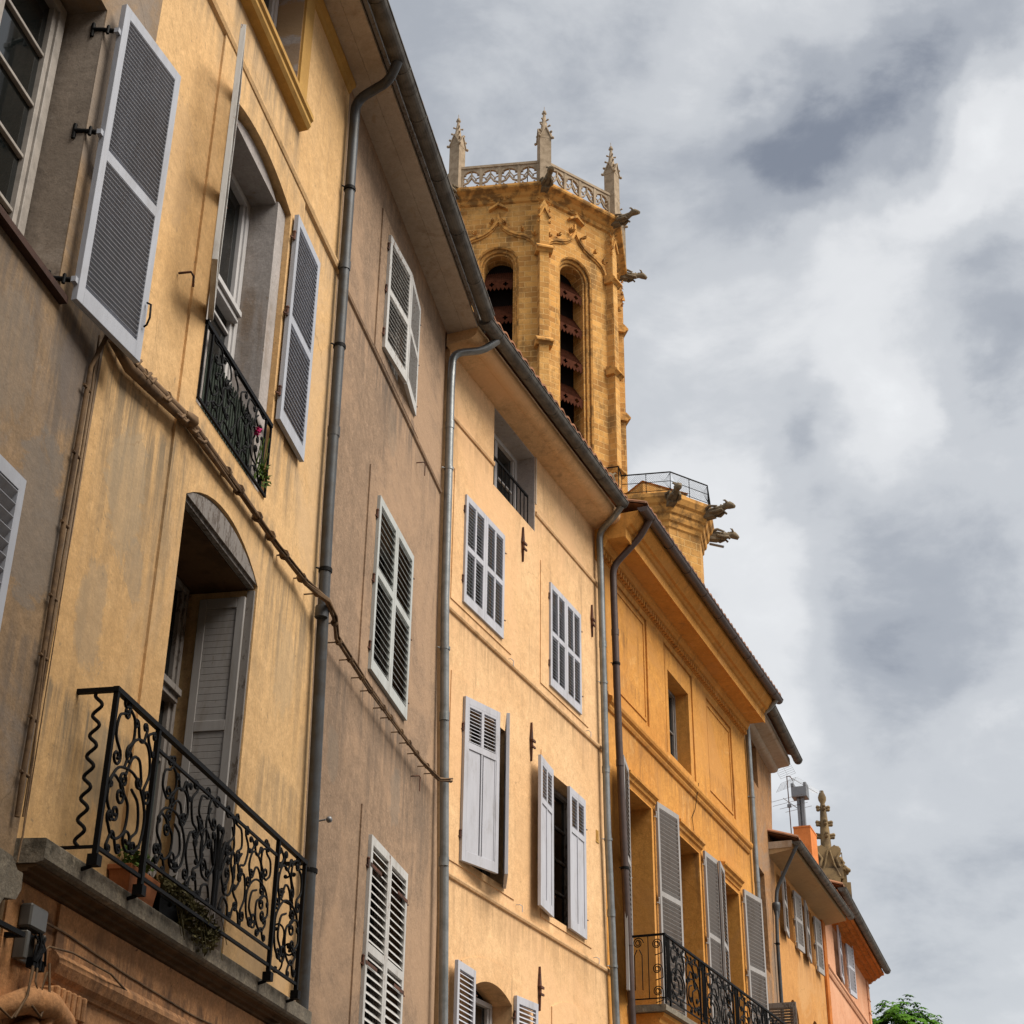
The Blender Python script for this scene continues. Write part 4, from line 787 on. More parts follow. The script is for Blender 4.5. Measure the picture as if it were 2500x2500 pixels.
# leaves helper
def leafcloud(mb,c,rad,n,size,rnd,flat=1.):
    for i in range(n):
        d=Vector((rnd.gauss(0,1),rnd.gauss(0,1),rnd.gauss(0,1)))
        if d.length<1e-3: continue
        d=d.normalized()*(rnd.random()**.4); p=Vector(c)+Vector((d.x*rad[0],d.y*rad[1],d.z*rad[2]))
        u=Vector((rnd.uniform(-1,1),rnd.uniform(-1,1),rnd.uniform(-.6,.6))).normalized(); w=u.orthogonal().normalized(); w.rotate(Matrix.Rotation(rnd.uniform(0,6.28),3,u)); s=size*rnd.uniform(.6,1.4)
        mb.add([p-w*s*.35,p-u*s*.1+w*0-w*0,p+u*s-w*.0,p+w*s*.35],[(0,1,3),(0,3,2)])
rnd=random.Random(3)
def pot(x,label,mat,w=.42,h=.17,z=3.935,rot=0):
    r0=empty('plant_pot',on(F1,x,-.075,z),R(90-YA)); tag(r0,label,'plant pot','pots on the yellow house balcony')
    k=MB(); a=w/2
    def ring(s,z,d): return [(-a*s,-d,z),(a*s,-d,z),(a*s,d,z),(-a*s,d,z)]
    v=ring(.86,0,.055)+ring(1,h-.03,.068)+ring(1.05,h-.03,.074)+ring(1.05,h,.074)+ring(.95,h,.06)+ring(.9,h-.03,.055)
    f=[(3,2,1,0)]
    for j in range(5):
        for i in range(4): f.append((j*4+i,j*4+(i+1)%4,j*4+4+(i+1)%4,j*4+4+i))
    f.append((20,21,22,23)); k.add(v,f); k.build('trough',mat,r0,bevel=.006); return r0
p1=pot(9.40,'terracotta trough with a low pale plant behind the balcony railing',M['terracotta'],.42)
k=MB(); leafcloud(k,(0,0,.24),(.20,.07,.09),260,.035,rnd); k.build('foliage',M['leaf2'],p1)
p2=pot(9.88,'dark trough with trailing dry plants on the balcony slab',M['iron'],.46,.13)
k=MB(); leafcloud(k,(.05,-.03,.17),(.34,.10,.10),650,.035,rnd); leafcloud(k,(.35,-.10,.05),(.30,.08,.14),600,.035,rnd)
for i in range(30): a=rnd.uniform(-.2,.6); k.tube([(a,-.05,.14),(a+.04,-.13,.10+rnd.uniform(-.05,.1)),(a+.09,-.17,rnd.uniform(-.12,.08))],.003,3)
k.build('foliage',M['dry'],p2)
fl=empty('flowering_plant',on(F1,10.80,-.01,7.52),R(90-YA)); tag(fl,'small plant with one magenta flower poking through the yellow house window guard','plant')
k=MB(); 
for i in range(7): k.tube([(0,0,0),(rnd.uniform(-.1,.1),-.03,.15),(rnd.uniform(-.14,.14),-.08,rnd.uniform(.15,.42))],.004,4)
k.build('stem',M['leaf2'],fl)
k=MB(); leafcloud(k,(.10,-.05,.10),(.10,.04,.09),70,.035,rnd); k.build('foliage',M['leaf2'],fl)
k=MB(); leafcloud(k,(-.13,-.05,.36),(.028,.015,.036),40,.028,rnd); k.build('flower',M['petal'],fl)
# ================================================================== CHIMNEY, FLUE, AERIALS on the orange-ochre house
F6=(P6,Y6)
ch=empty('chimney_stack',on(F6,8.65,.755,11.6),R(90-Y6)); tag(ch,'bright orange rendered chimney carrying a steel flue with a square cowl','chimney')
k=MB(); k.box(-.45,.45,-.215,.215,-.4,2.27); k.box(-.46,.46,-.225,.225,2.24,2.28); k.build('stack',simple('orange_render',(.66,.22,.065),.9,0,.2,2,.1,.3),ch)
k=MB(); k.box(-.36,-.20,-.09,-.02,2.28,3.06); k.box(-.36,-.20,.02,.09,2.28,3.06); k.box(-.30,-.22,-.02,.02,2.28,3.06); k.build('flue',M['steel'],ch)
k=MB(); k.box(-.46,-.10,-.20,.20,3.06,3.34); k.box(-.46,-.10,-.20,-.12,3.34,3.44); k.box(-.46,-.10,.12,.20,3.34,3.44); k.build('cowl',M['steel'],ch,bevel=.008)
an=empty('television_aerial',on(F6,8.2,1.03,12.6),R(90-Y6)); tag(an,'rooftop mast with two spidery television aerials beside the chimney','aerial')
k=MB(); k.tube([(0,0,-.3),(0,0,1.3),(0,.01,2.65)],.014,6); k.tube([(0,.01,2.63),(0,-.08,2.63),(0,-.14,2.50)],.010,5); k.box(-.02,.02,-.10,.06,.98,1.0); k.build('mast',M['rust'],an)
k=MB(); A=Vector((.0,-.06,2.62)); B=Vector((.6,-.66,2.30)); k.tube([A,B],.008,4)
for i in range(14):
    p=A.lerp(B,.10+.066*i); l=.15-.004*i; k.tube([p+Vector((-.10,l,-l*.35)),p+Vector((.10,-l,l*.35))],.0045,3)
for sgn in (-1,1):
    for j in range(7):
        p=A+Vector((.1-.02*j,.05+.02*j,sgn*(.06+.045*j))); k.tube([p+Vector((0,.20,-.06)),p+Vector((0,-.20,.06))],.004,3)
    for d in (.20,0,-.20): p=A+Vector((.1,.05,0)); k.tube([p+Vector((0,d,-d*.3+sgn*.06)),p+Vector((-.12,d+.12,-d*.3+sgn*.33))],.004,3)
k.build('antenna',M['steel'],an)
k=MB(); A=Vector((-.25,.10,1.98)); B=Vector((.3,-.26,1.76)); k.tube([A,B],.009,4)
for i,l in enumerate((.50,.42,.36,.34)):
    p=A.lerp(B,.05+.26*i); k.tube([p+Vector((-.05,l,-.10*l/.5)),p+Vector((.05,-l,.10*l/.5))],.006,3)
k.box(-.03,.03,-.05,.05,1.80,1.88); k.build('antenna',M['steel'],an)
# ================================================================== BELL TOWER
TC=Vector((-.01,65.51,0)); T0=59.08
tower=empty('bell_tower',TC); tag(tower,'tall octagonal golden sandstone bell tower with pinnacles above the roofs','tower')
def octv(c,k,r,t0,z=0): a=R(t0+45*k); return Vector((c[0]-r*cos(a),c[1]-r*sin(a),z))
def octring(mb,prof,t0,c=(0,0)):
    vs=[octv(c,k,r,t0,z) for r,z in prof for k in range(8)]
    mb.add(vs,[(j*8+k,j*8+(k+1)%8,j*8+8+(k+1)%8,j*8+8+k) for j in range(len(prof)-1) for k in range(8)])
def faceM(k,r,t0,c=(0,0)):
    a=octv(c,k,r,t0); b=octv(c,k+1,r,t0); d=(b-a); return Matrix.Translation(a)@Matrix.Rotation(math.atan2(d.y,d.x),4,'Z'), d.length
RB=5.35; ST_=M['stone']; SPN=M['stone_plain']
def semi(cx,r,z0,zs,n=16): return [(cx-r,z0),(cx+r,z0)]+[(cx+r*cos(PI*i/n),zs+r*sin(PI*i/n)) for i in range(n+1)]
w=MB()
for k in range(8):
    w.M,L=faceM(k,RB,T0); c=L/2-.08
    w.wall([(0,0),(L,0),(L,51.05),(0,51.05)],[semi(c,1.02,33,47.35)],[.16])
    w.wall(semi(c,1.03,32.9,47.35),[semi(c,.86,33,47.35)],[.14],y=.155)
    w.wall(semi(c,.87,32.95,47.35),[semi(c,.70,33,47.35)],[.9],y=.29)
w.M=None; octring(w,[(5.35,51.05),(0.01,51.05)],T0)
w.build('wall',ST_,tower,uv=True)
# mouldings round the openings
rg=MB()
for k in range(8):
    rg.M,L=faceM(k,RB,T0); c=L/2-.08
    for r_,y,t in ((1.00,.08,.07),(.85,.22,.06)):
        rg.tube([(c-r_,y,33)]+[(c+r_*cos(PI-PI*i/16),y,47.35+r_*sin(PI*i/16)) for i in range(17)]+[(c+r_,y,33)],t,6)
rg.M=None; rg.build('arch_moulding',SPN,tower)
cr=MB(); octring(cr,[(5.34,50.85),(5.46,50.92),(5.50,51.02),(5.50,51.10),(5.62,51.18),(5.72,51.30),(5.90,51.38),(6.00,51.42),(6.04,51.50),(6.04,51.62),(5.1,51.66)],T0); cr.build('cornice',SPN,tower,bevel=.01)
dk=MB(); octring(dk,[(4.5,40.),(4.5,45),(0.02,47)],T0); 
for k in range(8):
    pass
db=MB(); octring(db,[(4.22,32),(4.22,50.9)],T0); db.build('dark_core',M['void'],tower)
# louvres : sloping boards with a scalloped, pierced valance
def cross(cx,cz,s):
    a=s*.38; return [(cx-a,cz-s),(cx+a,cz-s),(cx+a*1.0,cz-a),(cx+s,cz-a),(cx+s,cz+a),(cx+a,cz+a),(cx+a,cz+s),(cx-a,cz+s),(cx-a,cz+a),(cx-s,cz+a),(cx-s,cz-a),(cx-a,cz-a)]
for k in (-1,0,1,2):
    Mx,L=faceM(k,RB,T0); c=L/2-.08
    for j in range(7):
        z=46.62-1.93*j; lm=MB(); lm.M=Mx
        wd=.68
        lm.prism([(.40,z),(.40,z-.03),(.96,z+.85),(.96,z+.88)],c-wd,c+wd)
        for i in range(14): x=c-wd+.05+i*.097; lm.prism([(.395,z+.01),(.38,z+.03),(.94,z+.91),(.955,z+.89)],x-.012,x+.012)
        top=[(c-wd,z-.02),(c+wd,z-.02)]; n=7; bot=[]
        for i in range(n): 
            x1=c+wd-2*wd*i/n; x2=x1-wd*2/n; bot+=[(x1,z-.36),(x1*.75+x2*.25,z-.47),((x1+x2)/2,z-.54),(x1*.25+x2*.75,z-.47),(x2,z-.36)]
        seen=[]; 
        for p in bot:
            if not seen or (abs(p[0]-seen[-1][0])>1e-6): seen.append(p)
        lm.slab([(c-wd,z-.02)]+seen[::-1]+[(c+wd,z-.02)],.36,.39,[cross(c-.33,z-.19,.125),cross(c+.33,z-.19,.125)])
        lm.build('louvre',M['louver'],tower)
# ogee hood, crockets, finial and chevron on each face
def crocket(mb,p,s,rnd):
    for i in range(5):
        d=Vector((rnd.uniform(-1,1),rnd.uniform(-.6,.1),rnd.uniform(-.6,1))).normalized(); q=Vector(p)+d*s*.95; mb.tube([p,Vector(p)+d*s*.6+Vector((0,-s*.4,0)),q+Vector((0,-s*.75,s*.1))],[s*.22,s*.30,s*.10],5)
for k in (-1,0,1,2,3):
    Mx,L=faceM(k,RB,T0); c=L/2-.08; og=MB(); og.M=Mx; rr=random.Random(k+9)
    half=[(1.86,48.05),(1.78,48.35),(1.58,48.65),(1.25,48.86),(.90,48.98),(.55,49.16),(.25,49.45),(.0,49.88)]
    sm=[]
    for sgn in (-1,1):
        pts=[]
        for a,b in zip(half,half[1:]):
            for t in (0,.5): pts.append((c+sgn*(a[0]*(1-t)+b[0]*t),a[1]*(1-t)+b[1]*t))
        pts.append((c,49.88))
        og.tube([(x,-.07,z) for x,z in pts],.085,4,smooth=False); og.tube([(x,-.02,z-.12) for x,z in pts],.065,4,smooth=False); og.tube([(x,-.0,z+.09) for x,z in pts],.05,4,smooth=False)
        for x,z,s in ((.34,49.70,.22),(1.12,49.18,.17),(1.72,48.85,.18)): crocket(og,(c+sgn*x,-.05,z),s,rr)
    og.box(c-.05,c+.05,-.08,0,49.85,50.4)
    og.slab([(c-.44,50.42),(c,50.70),(c+.44,50.42),(c+.46,50.52),(c,50.86),(c-.46,50.52)],-.24,0)
    f0=50.98
    og.slab([(c-.07,f0-.05),(c+.07,f0-.05),(c+.09,f0+.12),(c+.30,f0+.02),(c+.50,f0+.10),(c+.46,f0+.26),(c+.26,f0+.24),(c+.13,f0+.30),(c+.17,f0+.46),(c,f0+.60),(c-.17,f0+.46),(c-.13,f0+.30),(c-.26,f0+.24),(c-.46,f0+.26),(c-.50,f0+.10),(c-.30,f0+.02),(c-.09,f0+.12)],-.17,0)
    for dx,dz in ((-.42,.18),(.42,.18),(0,.48)): og.ball((c+dx,-.17,f0+dz),.09,6)
    og.build('ogee_hood',SPN,tower)
# corner pilasters
for k in range(8):
    P=octv((0,0),k,RB+.02,T0); a=R(T0+45*k); Mx=Matrix.Translation(P)@Matrix.Rotation(a-PI/2,4,'Z')  # local -y points outwards
    p=MB(); p.M=Mx; p.slab([(-.22,0),(.22,0),(.22,50.25),(0,50.75),(-.22,50.25)],-.30,.2)
    p.build('corner_pilaster',ST_,tower,uv=True)
    for z in (47.75,42.5,37.2):
        q=MB(); q.M=Mx; q.prism([(-.50,z+.02),(-.50,z+.10),(-.28,z+.34),(.1,z+.34),(.1,z-.12),(-.32,z-.12),(-.38,z-.02)],-.40,.40); q.build('pilaster_cap',SPN,tower)
    q=MB(); q.M=Mx; rr=random.Random(k)
    for z in (49.4,49.75,50.1,50.45,50.8): 
        crocket(q,(-.26,-.22,z+0*.1),.10,rr); crocket(q,(.26,-.22,z),.10,rr)
    q.slab([(-.30,49.65),(-.22,49.65),(0,50.2),(.22,49.65),(.30,49.65),(0,50.42)],-.40,-.25)
    q.build('carved_gablet',SPN,tower)
# pinnacles
def pinnacle_mesh(h0,h1,h2,wd,seed=0,lv=4):
    """square shaft 0..h0, gablets to h1, crocketed spirelet to h2"""
    mb=MB(); a=wd/2; mb.box(-a,a,-a,a,0,h0); 
    mb.lathe((0,0,0),[(a*1.05,h0-.1),(.045,h2-.18)],8)
    for r_ in range(4):
        mb.M=Matrix.Rotation(r_*PI/2,4,'Z')
        mb.slab([(-a,h0),(a,h0),(0,h1)],-a-.01,-a+.1)
        mb.tube([(-a-.03,-a-.03,h0-.02),(0,-a-.04,h1+.02)],.035,4); mb.tube([(a+.03,-a-.03,h0-.02),(0,-a-.04,h1+.02)],.035,4)
        for i in range(lv):
            t=i/(lv); z=h0+(h2-.3-h0)*t; rad=a*1.42*(1-t*.86)
            mb.ball((rad*.74+.05,-(rad*.74+.05),z+.03),.075-.008*i,6); mb.tube([(rad*.6,-rad*.6,z),(rad*.74+.05,-(rad*.74+.05),z+.03)],.04,4)
    mb.M=None; mb.lathe((0,0,h2-.28),[(.05,0),(.13,.06),(.05,.12),(.09,.18),(.02,.28)],8); mb.tube([(0,0,h2-.05),(0,0,h2+.22)],.014,5)
    return mb
pm=None
for k in range(8):
    P=octv((0,0),k,5.62,T0,51.62); a=R(T0+45*k)
    if pm is None: pm=pinnacle_mesh(2.75,3.45,4.75,.56); o=pm.build('pinnacle',M['stone_grey'],tower); first=o
    else: o=first.copy(); COL.objects.link(o); o.parent=tower
    o.location=P; o.rotation_euler=(0,0,a)
# pierced balustrade
for k in range(8):
    Mx,L=faceM(k,5.66,T0); b=MB(); b.M=Mx @ Matrix.Translation((0,0,51.62))
    b.box(.2,L-.2,-.12,.12,1.32,1.46); b.box(.2,L-.2,-.10,.10,0,.14)
    n=4; bw=(L-.6)/n
    for i in range(n+1): x=.3+i*bw; b.box(x-.07,x+.07,-.09,.09,.14,1.32)
    for i in range(n):
        x0=.3+i*bw+.07; x1=x0+bw-.14; xc=(x0+x1)/2; r_=(x1-x0)/2
        sp=[(x0,1.32),(x0,.80)]+[(xc-r_*cos(PI*j/10),.80+r_*.95*sin(PI*j/10)) for j in range(1,10)]+[(x1,.80),(x1,1.32)]
        b.slab(sp,-.07,.07)
        b.box(xc-.03,xc+.03,-.05,.05,.75,1.30)
        for sg in (-1,1):
            b.tube([(xc+sg*r_,0,.42),(xc+sg*r_*.45,0,.52),(xc,0,.80)],.055,4); b.tube([(xc+sg*r_,0,.80),(xc+sg*r_*.5,0,.72),(xc+sg*r_*.08,0,.98)],.035,4)
            b.ball((xc+sg*r_*.80,0,.98),.07,5); b.ball((xc+sg*r_*.55,0,.66),.055,5); b.ball((xc+sg*r_*.72,0,.30),.06,5)
        b.ball((xc,0,.20),.07,5)
    b.build('pierced_balustrade',M['stone_grey'],tower)
# gargoyles
def gargoyle(name,parent,P,a,L=1.5,s=1.,seed=0,mat=None,tilt=.15):
    """crouched beast leaning out from a cornice corner; a = outward direction"""
    mb=MB(); rr=random.Random(seed)
    prof=[(-.45,.0,.20),(-.1,.02,.24),(.2,.05,.25),(.5,.10,.22),(.75,.16,.19),(.92,.22,.15),(1.02,.27,.18),(1.2,.27,.20),(1.34,.20,.15),(1.46,.13,.09)]
    mb.tube([(x*L/1.5,0,z*s+tilt*x) for x,z,r_ in prof],[r_*s for x,z,r_ in prof],9)
    hx=1.12*L/1.5; hz=.27*s+tilt*1.12
    for sg in (-1,1):
        mb.tube([(hx,sg*.12*s,hz+.12*s),(hx-.08*s,sg*.2*s,hz+.24*s),(hx-.18*s,sg*.22*s,hz+.25*s)],[.07*s,.05*s,.02*s],5)
        mb.tube([(.15,sg*.2*s,-.02),(.40,sg*.27*s,-.12*s),(.62,sg*.2*s,-.02),(.70,sg*.17*s,-.16*s)],[.10*s,.11*s,.07*s,.06*s],6)
        mb.tube([(-.1,sg*.2*s,.12),(.15,sg*.32*s,.26*s),(.45,sg*.26*s,.20*s),(.25,sg*.3*s,.02)],[.10*s,.08*s,.06*s,.04*s],5)
    mb.tube([(hx+.2*s,0,hz-.10*s),(hx+.30*s,0,hz-.20*s)],[.07*s,.045*s],6)
    for i in range(7): mb.ball((.0+.14*i,rr.uniform(-.05,.05),.22*s+.02*i+tilt*.14*i),.06*s,5)
    mb.box(-.5,.25,-.2*s,.2*s,-.26*s,.02)
    o=mb.build(name,mat or M['garg'],parent); o.location=P; o.rotation_euler=(0,0,a); return o
for k in range(8):
    a=R(T0+45*k)+PI; gargoyle('gargoyle',tower,octv((0,0),k,5.78,T0,51.42),a,1.35,.85,k,tilt=-.02)
lr=MB(); lr.tube([(.6,-1.4,51.6),(.6,-1.4,56.2)],.03,5); lr.build('lightning_rod',M['iron'],tower)
# ================================================================== STAIR TURRET
UC=Vector((5.67,56.64,0)); U0=56.72
tur=empty('stair_turret',UC); tag(tur,'lower octagonal stone stair turret with railing and gargoyles, right of the bell tower','tower')
w=MB(); octring(w,[(2.06,0),(2.06,30.9)],U0); w.build('wall',ST_,tur,uv=True)
cr=MB(); octring(cr,[(2.05,30.25),(2.12,30.32),(2.14,30.50),(2.22,30.56),(2.26,30.70),(2.26,30.80),(2.34,30.86),(2.40,31.05),(2.40,31.12),(2.50,31.20),(2.56,31.34),(2.60,31.42),(2.60,31.58),(.01,31.62)],U0); cr.build('cornice',SPN,tur,bevel=.01)
hb=MB(); hb.M=Matrix.Translation((-.02,.30,31.6))@Matrix.Rotation(R(-62),4,'Z')
hb.box(-1.05,1.05,-1.05,1.05,0,1.25); hb.add([(-1.12,-1.12,1.2),(1.12,-1.12,1.2),(1.12,1.12,1.2),(-1.12,1.12,1.2),(-.3,-.3,1.5),(.3,-.3,1.5),(.3,.3,1.5),(-.3,.3,1.5)],[(3,2,1,0),(0,1,5,4),(1,2,6,5),(2,3,7,6),(3,0,4,7),(4,5,6,7)])
hb.M=None; hb.build('roof_hut',ST_,tur,uv=True)
rl=MB()
for k in (0,1,2,3,4,5):
    for r_,z,t in ((2.5,32.5,.028),(2.5,32.1,.014),(2.5,31.70,.014)):
        rl.bar(octv((0,0),k,r_,U0,z),octv((0,0),k+1,r_,U0,z),t)
    for u in (0,.5): p=octv((0,0),k,2.5,U0).lerp(octv((0,0),k+1,2.5,U0),u); rl.bar(p+Vector((0,0,31.6)),p+Vector((0,0,32.5)),.018)
    A=octv((0,0),k,2.5,U0,31.7); B=octv((0,0),k+1,2.5,U0,31.7); n=26
    for i in range(n):
        p=A.lerp(B,i/n); q=A.lerp(B,min(1,(i+8)/n)); rl.bar(p,Vector((q.x,q.y,32.48)),.0035); rl.bar(Vector((p.x,p.y,32.48)),q,.0035)
v0=octv((0,0),0,2.5,U0,32.5); rl.bar(v0,v0+Vector((-.12,.0,.42)),.028); rl.bar(v0+Vector((-.12,0,.42)),v0+Vector((-1.3,.35,.42)),.028); rl.bar(v0+Vector((-.12,0,.0)),v0+Vector((-1.3,.35,.0)),.014)
rl.bar(v0+Vector((-.75,.18,-.6)),v0+Vector((-.75,.18,.42)),.018); rl.bar(v0+Vector((-.12,0,-.8)),v0+Vector((-.12,0,.42)),.024)
rl.build('guard_railing',IR,tur)
for k in range(-1,6):
    a=R(U0+45*k)+PI; gargoyle('gargoyle',tur,octv((0,0),k,2.50,U0,31.22),a,1.15,.78,k+20,tilt=-.06 if k!=0 else .5)
k=MB(); k.tube([(2.25,-.1,30.55),(2.75,-.35,30.3)],.06,6); k.build('water_spout',M['steel'],tur)
# ================================================================== CARVED CHURCH FINIAL beyond the pink house
fn=empty('gothic_finial',(9.80,48.,0)); tag(fn,'crocketed lichen-stained stone finial rising behind the pink house','finial')
k=MB(); k.box(-.30,.30,-.30,.30,0,15.0); k.box(.2,.62,-.2,.2,0,14.6); k.build('pier',M['stone_dark'],fn)
k=MB()
k.slab([(-.42,14.7),(.42,14.7),(.40,15.1),(.30,15.35),(.37,15.62),(.20,15.74),(0,15.6),(-.20,15.74),(-.37,15.62),(-.30,15.35),(-.40,15.1)],-.25,.25)
for sg in (-1,1): 
    k.tube([(sg*.30,-.28,14.75),(sg*.14,-.30,15.1),(sg*.03,-.30,15.55)],.035,5); k.ball((sg*.30,-.1,15.62),.13,7); k.ball((sg*.36,-.15,15.3),.10,7); k.tube([(sg*.36,-.25,15.5),(sg*.22,-.28,15.3),(sg*.3,-.28,15.05)],.05,5)
k.lathe((0,0,0),[(.20,15.5),(.165,15.75),(.15,16.2),(.12,16.6),(.09,17.0),(.07,17.12),(.12,17.22),(.13,17.32),(.09,17.43),(.07,17.47),(.06,17.53)],8)
k.build('shaft',M['stone_dark'],fn)
for z,r_ in ((16.02,.22),(16.10,.24),(16.42,.19),(16.50,.20),(16.90,.14),(16.98,.15)):
    for a in range(4): 
        k=MB(); an_=a*PI/2; k.tube([(.1*cos(an_),.1*sin(an_),z),(r_*cos(an_),r_*sin(an_),z+.02)],[.05,.055],5); k.ball((r_*cos(an_)+.02*cos(an_),r_*sin(an_),z+.02),.062,5); k.build('crocket',M['stone_dark'],fn)
k=pinnacle_mesh(.35,.45,.75,.16,lv=2); o=k.build('pinnacle',M['stone_dark'],fn); o.location=(.46,0,14.6)
# ================================================================== TREE
tr=empty('chestnut_tree',(16.95,70.,0.1)); tag(tr,'green broadleaf tree top beyond the pink house, at the lower right','tree')
k=MB(); k.tube([(0,0,0),(.1,0,4),(0,.1,8.5),(-.2,0,11.5)],[.38,.30,.22,.10],9)
rt=random.Random(8); 
for i in range(14):
    a=rt.uniform(0,2*PI); z0=rt.uniform(6.5,11); k.tube([(0,0,z0),(.9*cos(a),.9*sin(a),z0+1.0),(2.0*cos(a),2.0*sin(a),z0+1.9)],[.12,.08,.03],6)
k.build('trunk',M['wood_bark'],tr)
k=MB()
lobes=[((-1.1,0,13.0),1.5),((-.35,-.3,14.3),1.25),((.75,.0,14.1),1.0),((1.25,-.2,12.7),.95),((0,.5,12.2),1.8),((-1.6,.3,11.6),1.5),((1.2,.3,11.2),1.6),((-1.9,-.2,14.1),1.0),((-.4,-.8,11.0),1.7),((1.9,0,12.0),.75)]
for c,r_ in lobes:
    n=int(330*r_*r_)
    for i in range(n):
        d=Vector((rt.gauss(0,1),rt.gauss(0,1),rt.gauss(0,1))).normalized(); rad=r_*rt.uniform(.55,1.0)*(1+.35*sin(d.x*5+c[0]*3)*sin(d.z*6+c[2])); p=Vector(c)+d*rad
        if d.z<-.5 and rt.random()<.5: continue
        ph=rt.uniform(0,6.28); tl=Vector((d.x*.5,d.y*.5,.8)).normalized()
        for j in range(6):
            an_=ph+j*PI/3; u=tl.orthogonal().normalized(); u.rotate(Matrix.Rotation(an_,3,tl)); u=(u-Vector((0,0,.45))).normalized(); w_=u.cross(tl).normalized(); s=rt.uniform(.17,.28)
            q=p+u*s; k.add([p,p+u*s*.6+w_*s*.22,q,p+u*s*.6-w_*s*.22],[(0,1,2,3)])
k.build('crown',M['leaf'],tr)
# ================================================================== GROUND, OPPOSITE ROW
g=MB(); g.add([(-1500,-1500,0),(1500,-1500,0),(1500,1500,0),(-1500,1500,0)],[(0,1,2,3)]); o=g.build('street',M['ground']); o['kind']='structure'
for i,(s0,s1,h,lab) in enumerate(((-14,-5.2,12.5,'plain plastered house across the street behind the camera'),(-5.2,3.6,11.2,'lower plain house directly across the street, outside the frame'),(3.6,12.4,12.,'plain house across the street facing the yellow house, outside the frame'))):  # unseen row, added with height and length set to shade the lower fronts
    d=Vector((sin(R(YA)),cos(R(YA)),0)); n=Vector((d.y,-d.x,0)); b=Vector((P1[0],P1[1],0))+n*7.0+d*s1
    r0=empty('terrace_house',b,R(-90-YA)); tag(r0,lab,'house','houses across the street'); L=s1-s0
    hs=[rect(x,x+1.1,z,z+1.9) for x in (1.2,3.9,6.6) for z in (1.2,4.4,7.6)]
    body(r0,M['opp'],rect(0,L,0,h),hs,[.25]*len(hs))
    for q in hs: window(r0,q[0][0]+.01,q[1][0]-.01,q[0][1]+.01,q[2][1]-.01,.25,M['frame'],2,3)
    moulding(r0,[(0,h-.1),(-.4,h-.05),(-.4,h),(0,h)],0,L,M['soffit'],'eaves_soffit'); tiled_roof(r0,0,L,.5,h+.03)
# ================================================================== SKY, SUN, CAMERA
SUN_AZ,SUN_EL=112.,52.
wd=bpy.data.worlds.new('World'); scene.world=wd; wd.use_nodes=True; nt=wd.node_tree; bg=nt.nodes['Background']
sky=N(nt,'ShaderNodeTexSky',sky_type='NISHITA'); sky.sun_disc=False; sky.sun_elevation=R(SUN_EL); sky.sun_rotation=R(SUN_AZ); sky.dust_density=2.
tc=N(nt,'ShaderNodeTexCoord'); v=tc.outputs['Generated']
wn=N(nt,'ShaderNodeTexNoise'); wn.inputs['Scale'].default_value=11.; wn.inputs['Detail'].default_value=9; nt.links.new(v,wn.inputs['Vector'])
wv_=N(nt,'ShaderNodeVectorMath',operation='MULTIPLY_ADD'); nt.links.new(wn.outputs['Color'],wv_.inputs[0]); wv_.inputs[1].default_value=(.12,.12,.12); 
sb_=N(nt,'ShaderNodeVectorMath',operation='SUBTRACT'); nt.links.new(v,sb_.inputs[0]); sb_.inputs[1].default_value=(.06,.06,.06); nt.links.new(sb_.outputs[0],wv_.inputs[2]); W=wv_.outputs[0]
def blob(c,r0,r1):
    n=N(nt,'ShaderNodeVectorMath',operation='DISTANCE'); nt.links.new(W,n.inputs[0]); n.inputs[1].default_value=c; return ramp(nt,n.outputs['Value'],r0,r1,1,0)
def total(l):
    r_=l[0]
    for x in l[1:]: r_=mathn(nt,'ADD',r_,x)
    return r_
dark=total([mathn(nt,'MULTIPLY',blob(c,.0,r1),a) for c,r1,a in (((.160,.762,.628),.075,.24),((.180,.745,.641),.07,.20),((.200,.728,.655),.085,.26),((.222,.708,.670),.08,.24),((.243,.688,.683),.08,.24),((.266,.670,.693),.07,.16),((.292,.778,.556),.08,.34),((.30,.795,.53),.05,.15),((.180,.842,.510),.060,.26),((.160,.835,.527),.045,.12),((.225,.893,.388),.10,.18),((.265,.86,.43),.12,.16),((.20,.93,.30),.12,.10),((.09,.735,.670),.12,.14),((-.03,.72,.69),.2,.08))])
lite=total([mathn(nt,'MULTIPLY',blob(c,.0,r1),a) for c,r1,a in (((.274,.726,.632),.075,.30),((.130,.700,.703),.06,.16),((.128,.885,.447),.09,.34),((.16,.92,.35),.1,.35),((.232,.82,.52),.07,.25))])
vm_=mapping(nt,v,scale=(1,1,1.7)); n1=noise(nt,vm_,3.0,9,.52,.0); n2=noise(nt,vm_,9.,10,.60,.25)
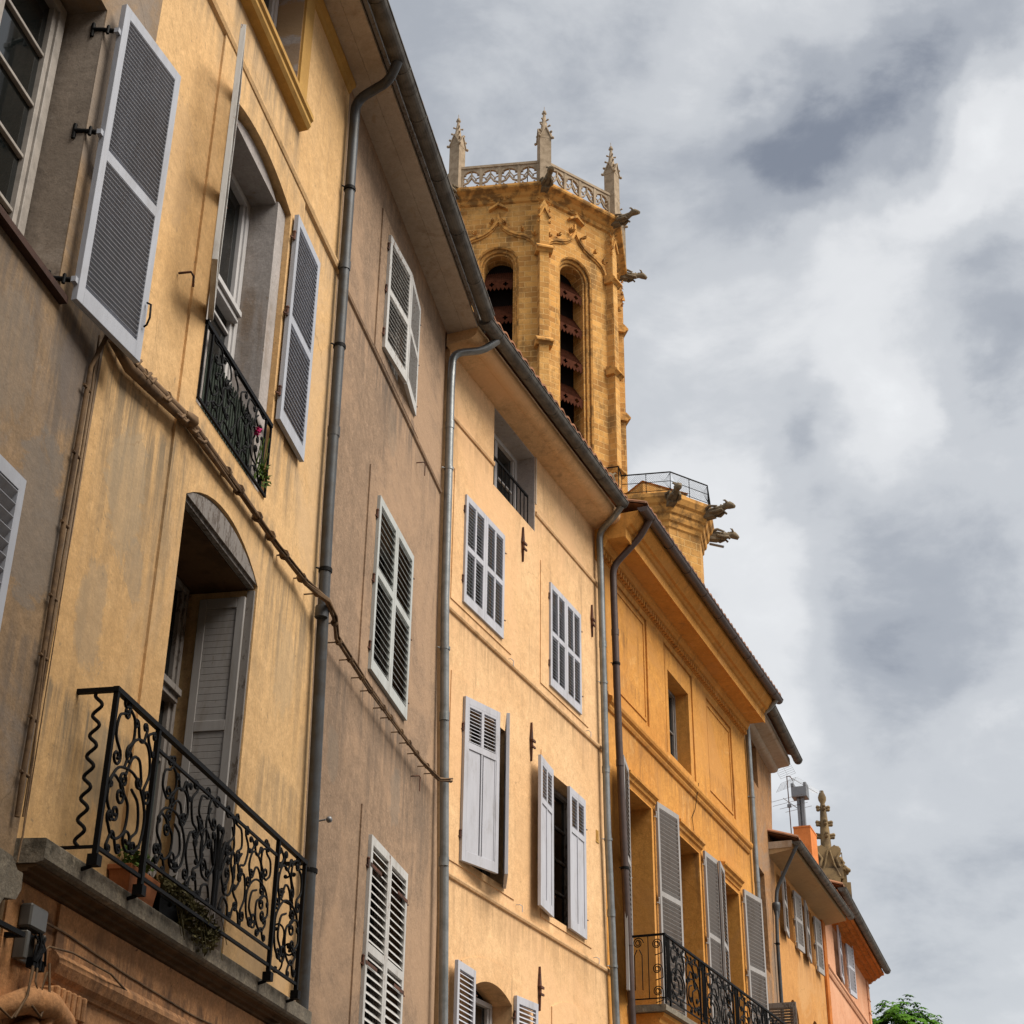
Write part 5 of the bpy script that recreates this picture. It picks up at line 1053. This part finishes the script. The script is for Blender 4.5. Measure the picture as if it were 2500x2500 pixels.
base=mathn(nt,'ADD',mathn(nt,'MULTIPLY',mathn(nt,'SUBTRACT',n1,.5),1.0),mathn(nt,'MULTIPLY',mathn(nt,'SUBTRACT',n2,.5),.75))
val=mathn(nt,'ADD',mathn(nt,'SUBTRACT',mathn(nt,'ADD',base,.62),dark),lite)
cr_=N(nt,'ShaderNodeValToRGB'); cr_.color_ramp.interpolation='EASE'
el=cr_.color_ramp.elements; el[0].position=-0.0; el[0].color=(.22,.245,.295,1); el[1].position=1.; el[1].color=(.90,.91,.915,1)
for p,c in ((.25,(.41,.435,.475,1)),(.5,(.60,.62,.645,1)),(.75,(.79,.80,.81,1))): e=el.new(p); e.color=c
nt.links.new(mathn(nt,'ADD',mathn(nt,'MULTIPLY',val,1.04),-.05),cr_.inputs[0])
sc_=N(nt,'ShaderNodeVectorMath',operation='SCALE'); nt.links.new(cr_.outputs[0],sc_.inputs[0]); sc_.inputs['Scale'].default_value=7.1
mx=mix(nt,.90,sky.outputs[0],sc_.outputs[0]); nt.links.new(mx,bg.inputs['Color']); bg.inputs['Strength'].default_value=.12
L=bpy.data.lights.new('sun','SUN'); L.energy=4.5; L.angle=R(40); L.color=(1,.93,.83); so=bpy.data.objects.new('sun',L); COL.objects.link(so)
dv=Vector((sin(R(SUN_AZ))*cos(R(SUN_EL)),cos(R(SUN_AZ))*cos(R(SUN_EL)),sin(R(SUN_EL)))); so.rotation_euler=dv.to_track_quat('Z','Y').to_euler(); so.location=(30,0,40)
cam=bpy.data.cameras.new('camera'); cam.sensor_width=36; cam.sensor_fit='HORIZONTAL'; cam.lens=3882.6/2500*36; cam.clip_end=5000; cam.clip_start=.05
co=bpy.data.objects.new('camera',cam); COL.objects.link(co); scene.camera=co
th=R(28.1775); ro=R(.6892)
co.matrix_world=Matrix.Translation((0,0,1.6))@Matrix.Rotation(PI/2+th,4,'X')@Matrix.Rotation(ro,4,'Z')
scene.render.engine='CYCLES'; scene.render.resolution_x=1024; scene.render.resolution_y=1024
scene.view_settings.view_transform='Standard'; scene.view_settings.look='None'; scene.view_settings.gamma=1; scene.view_settings.exposure=.3
scene.cycles.max_bounces=6
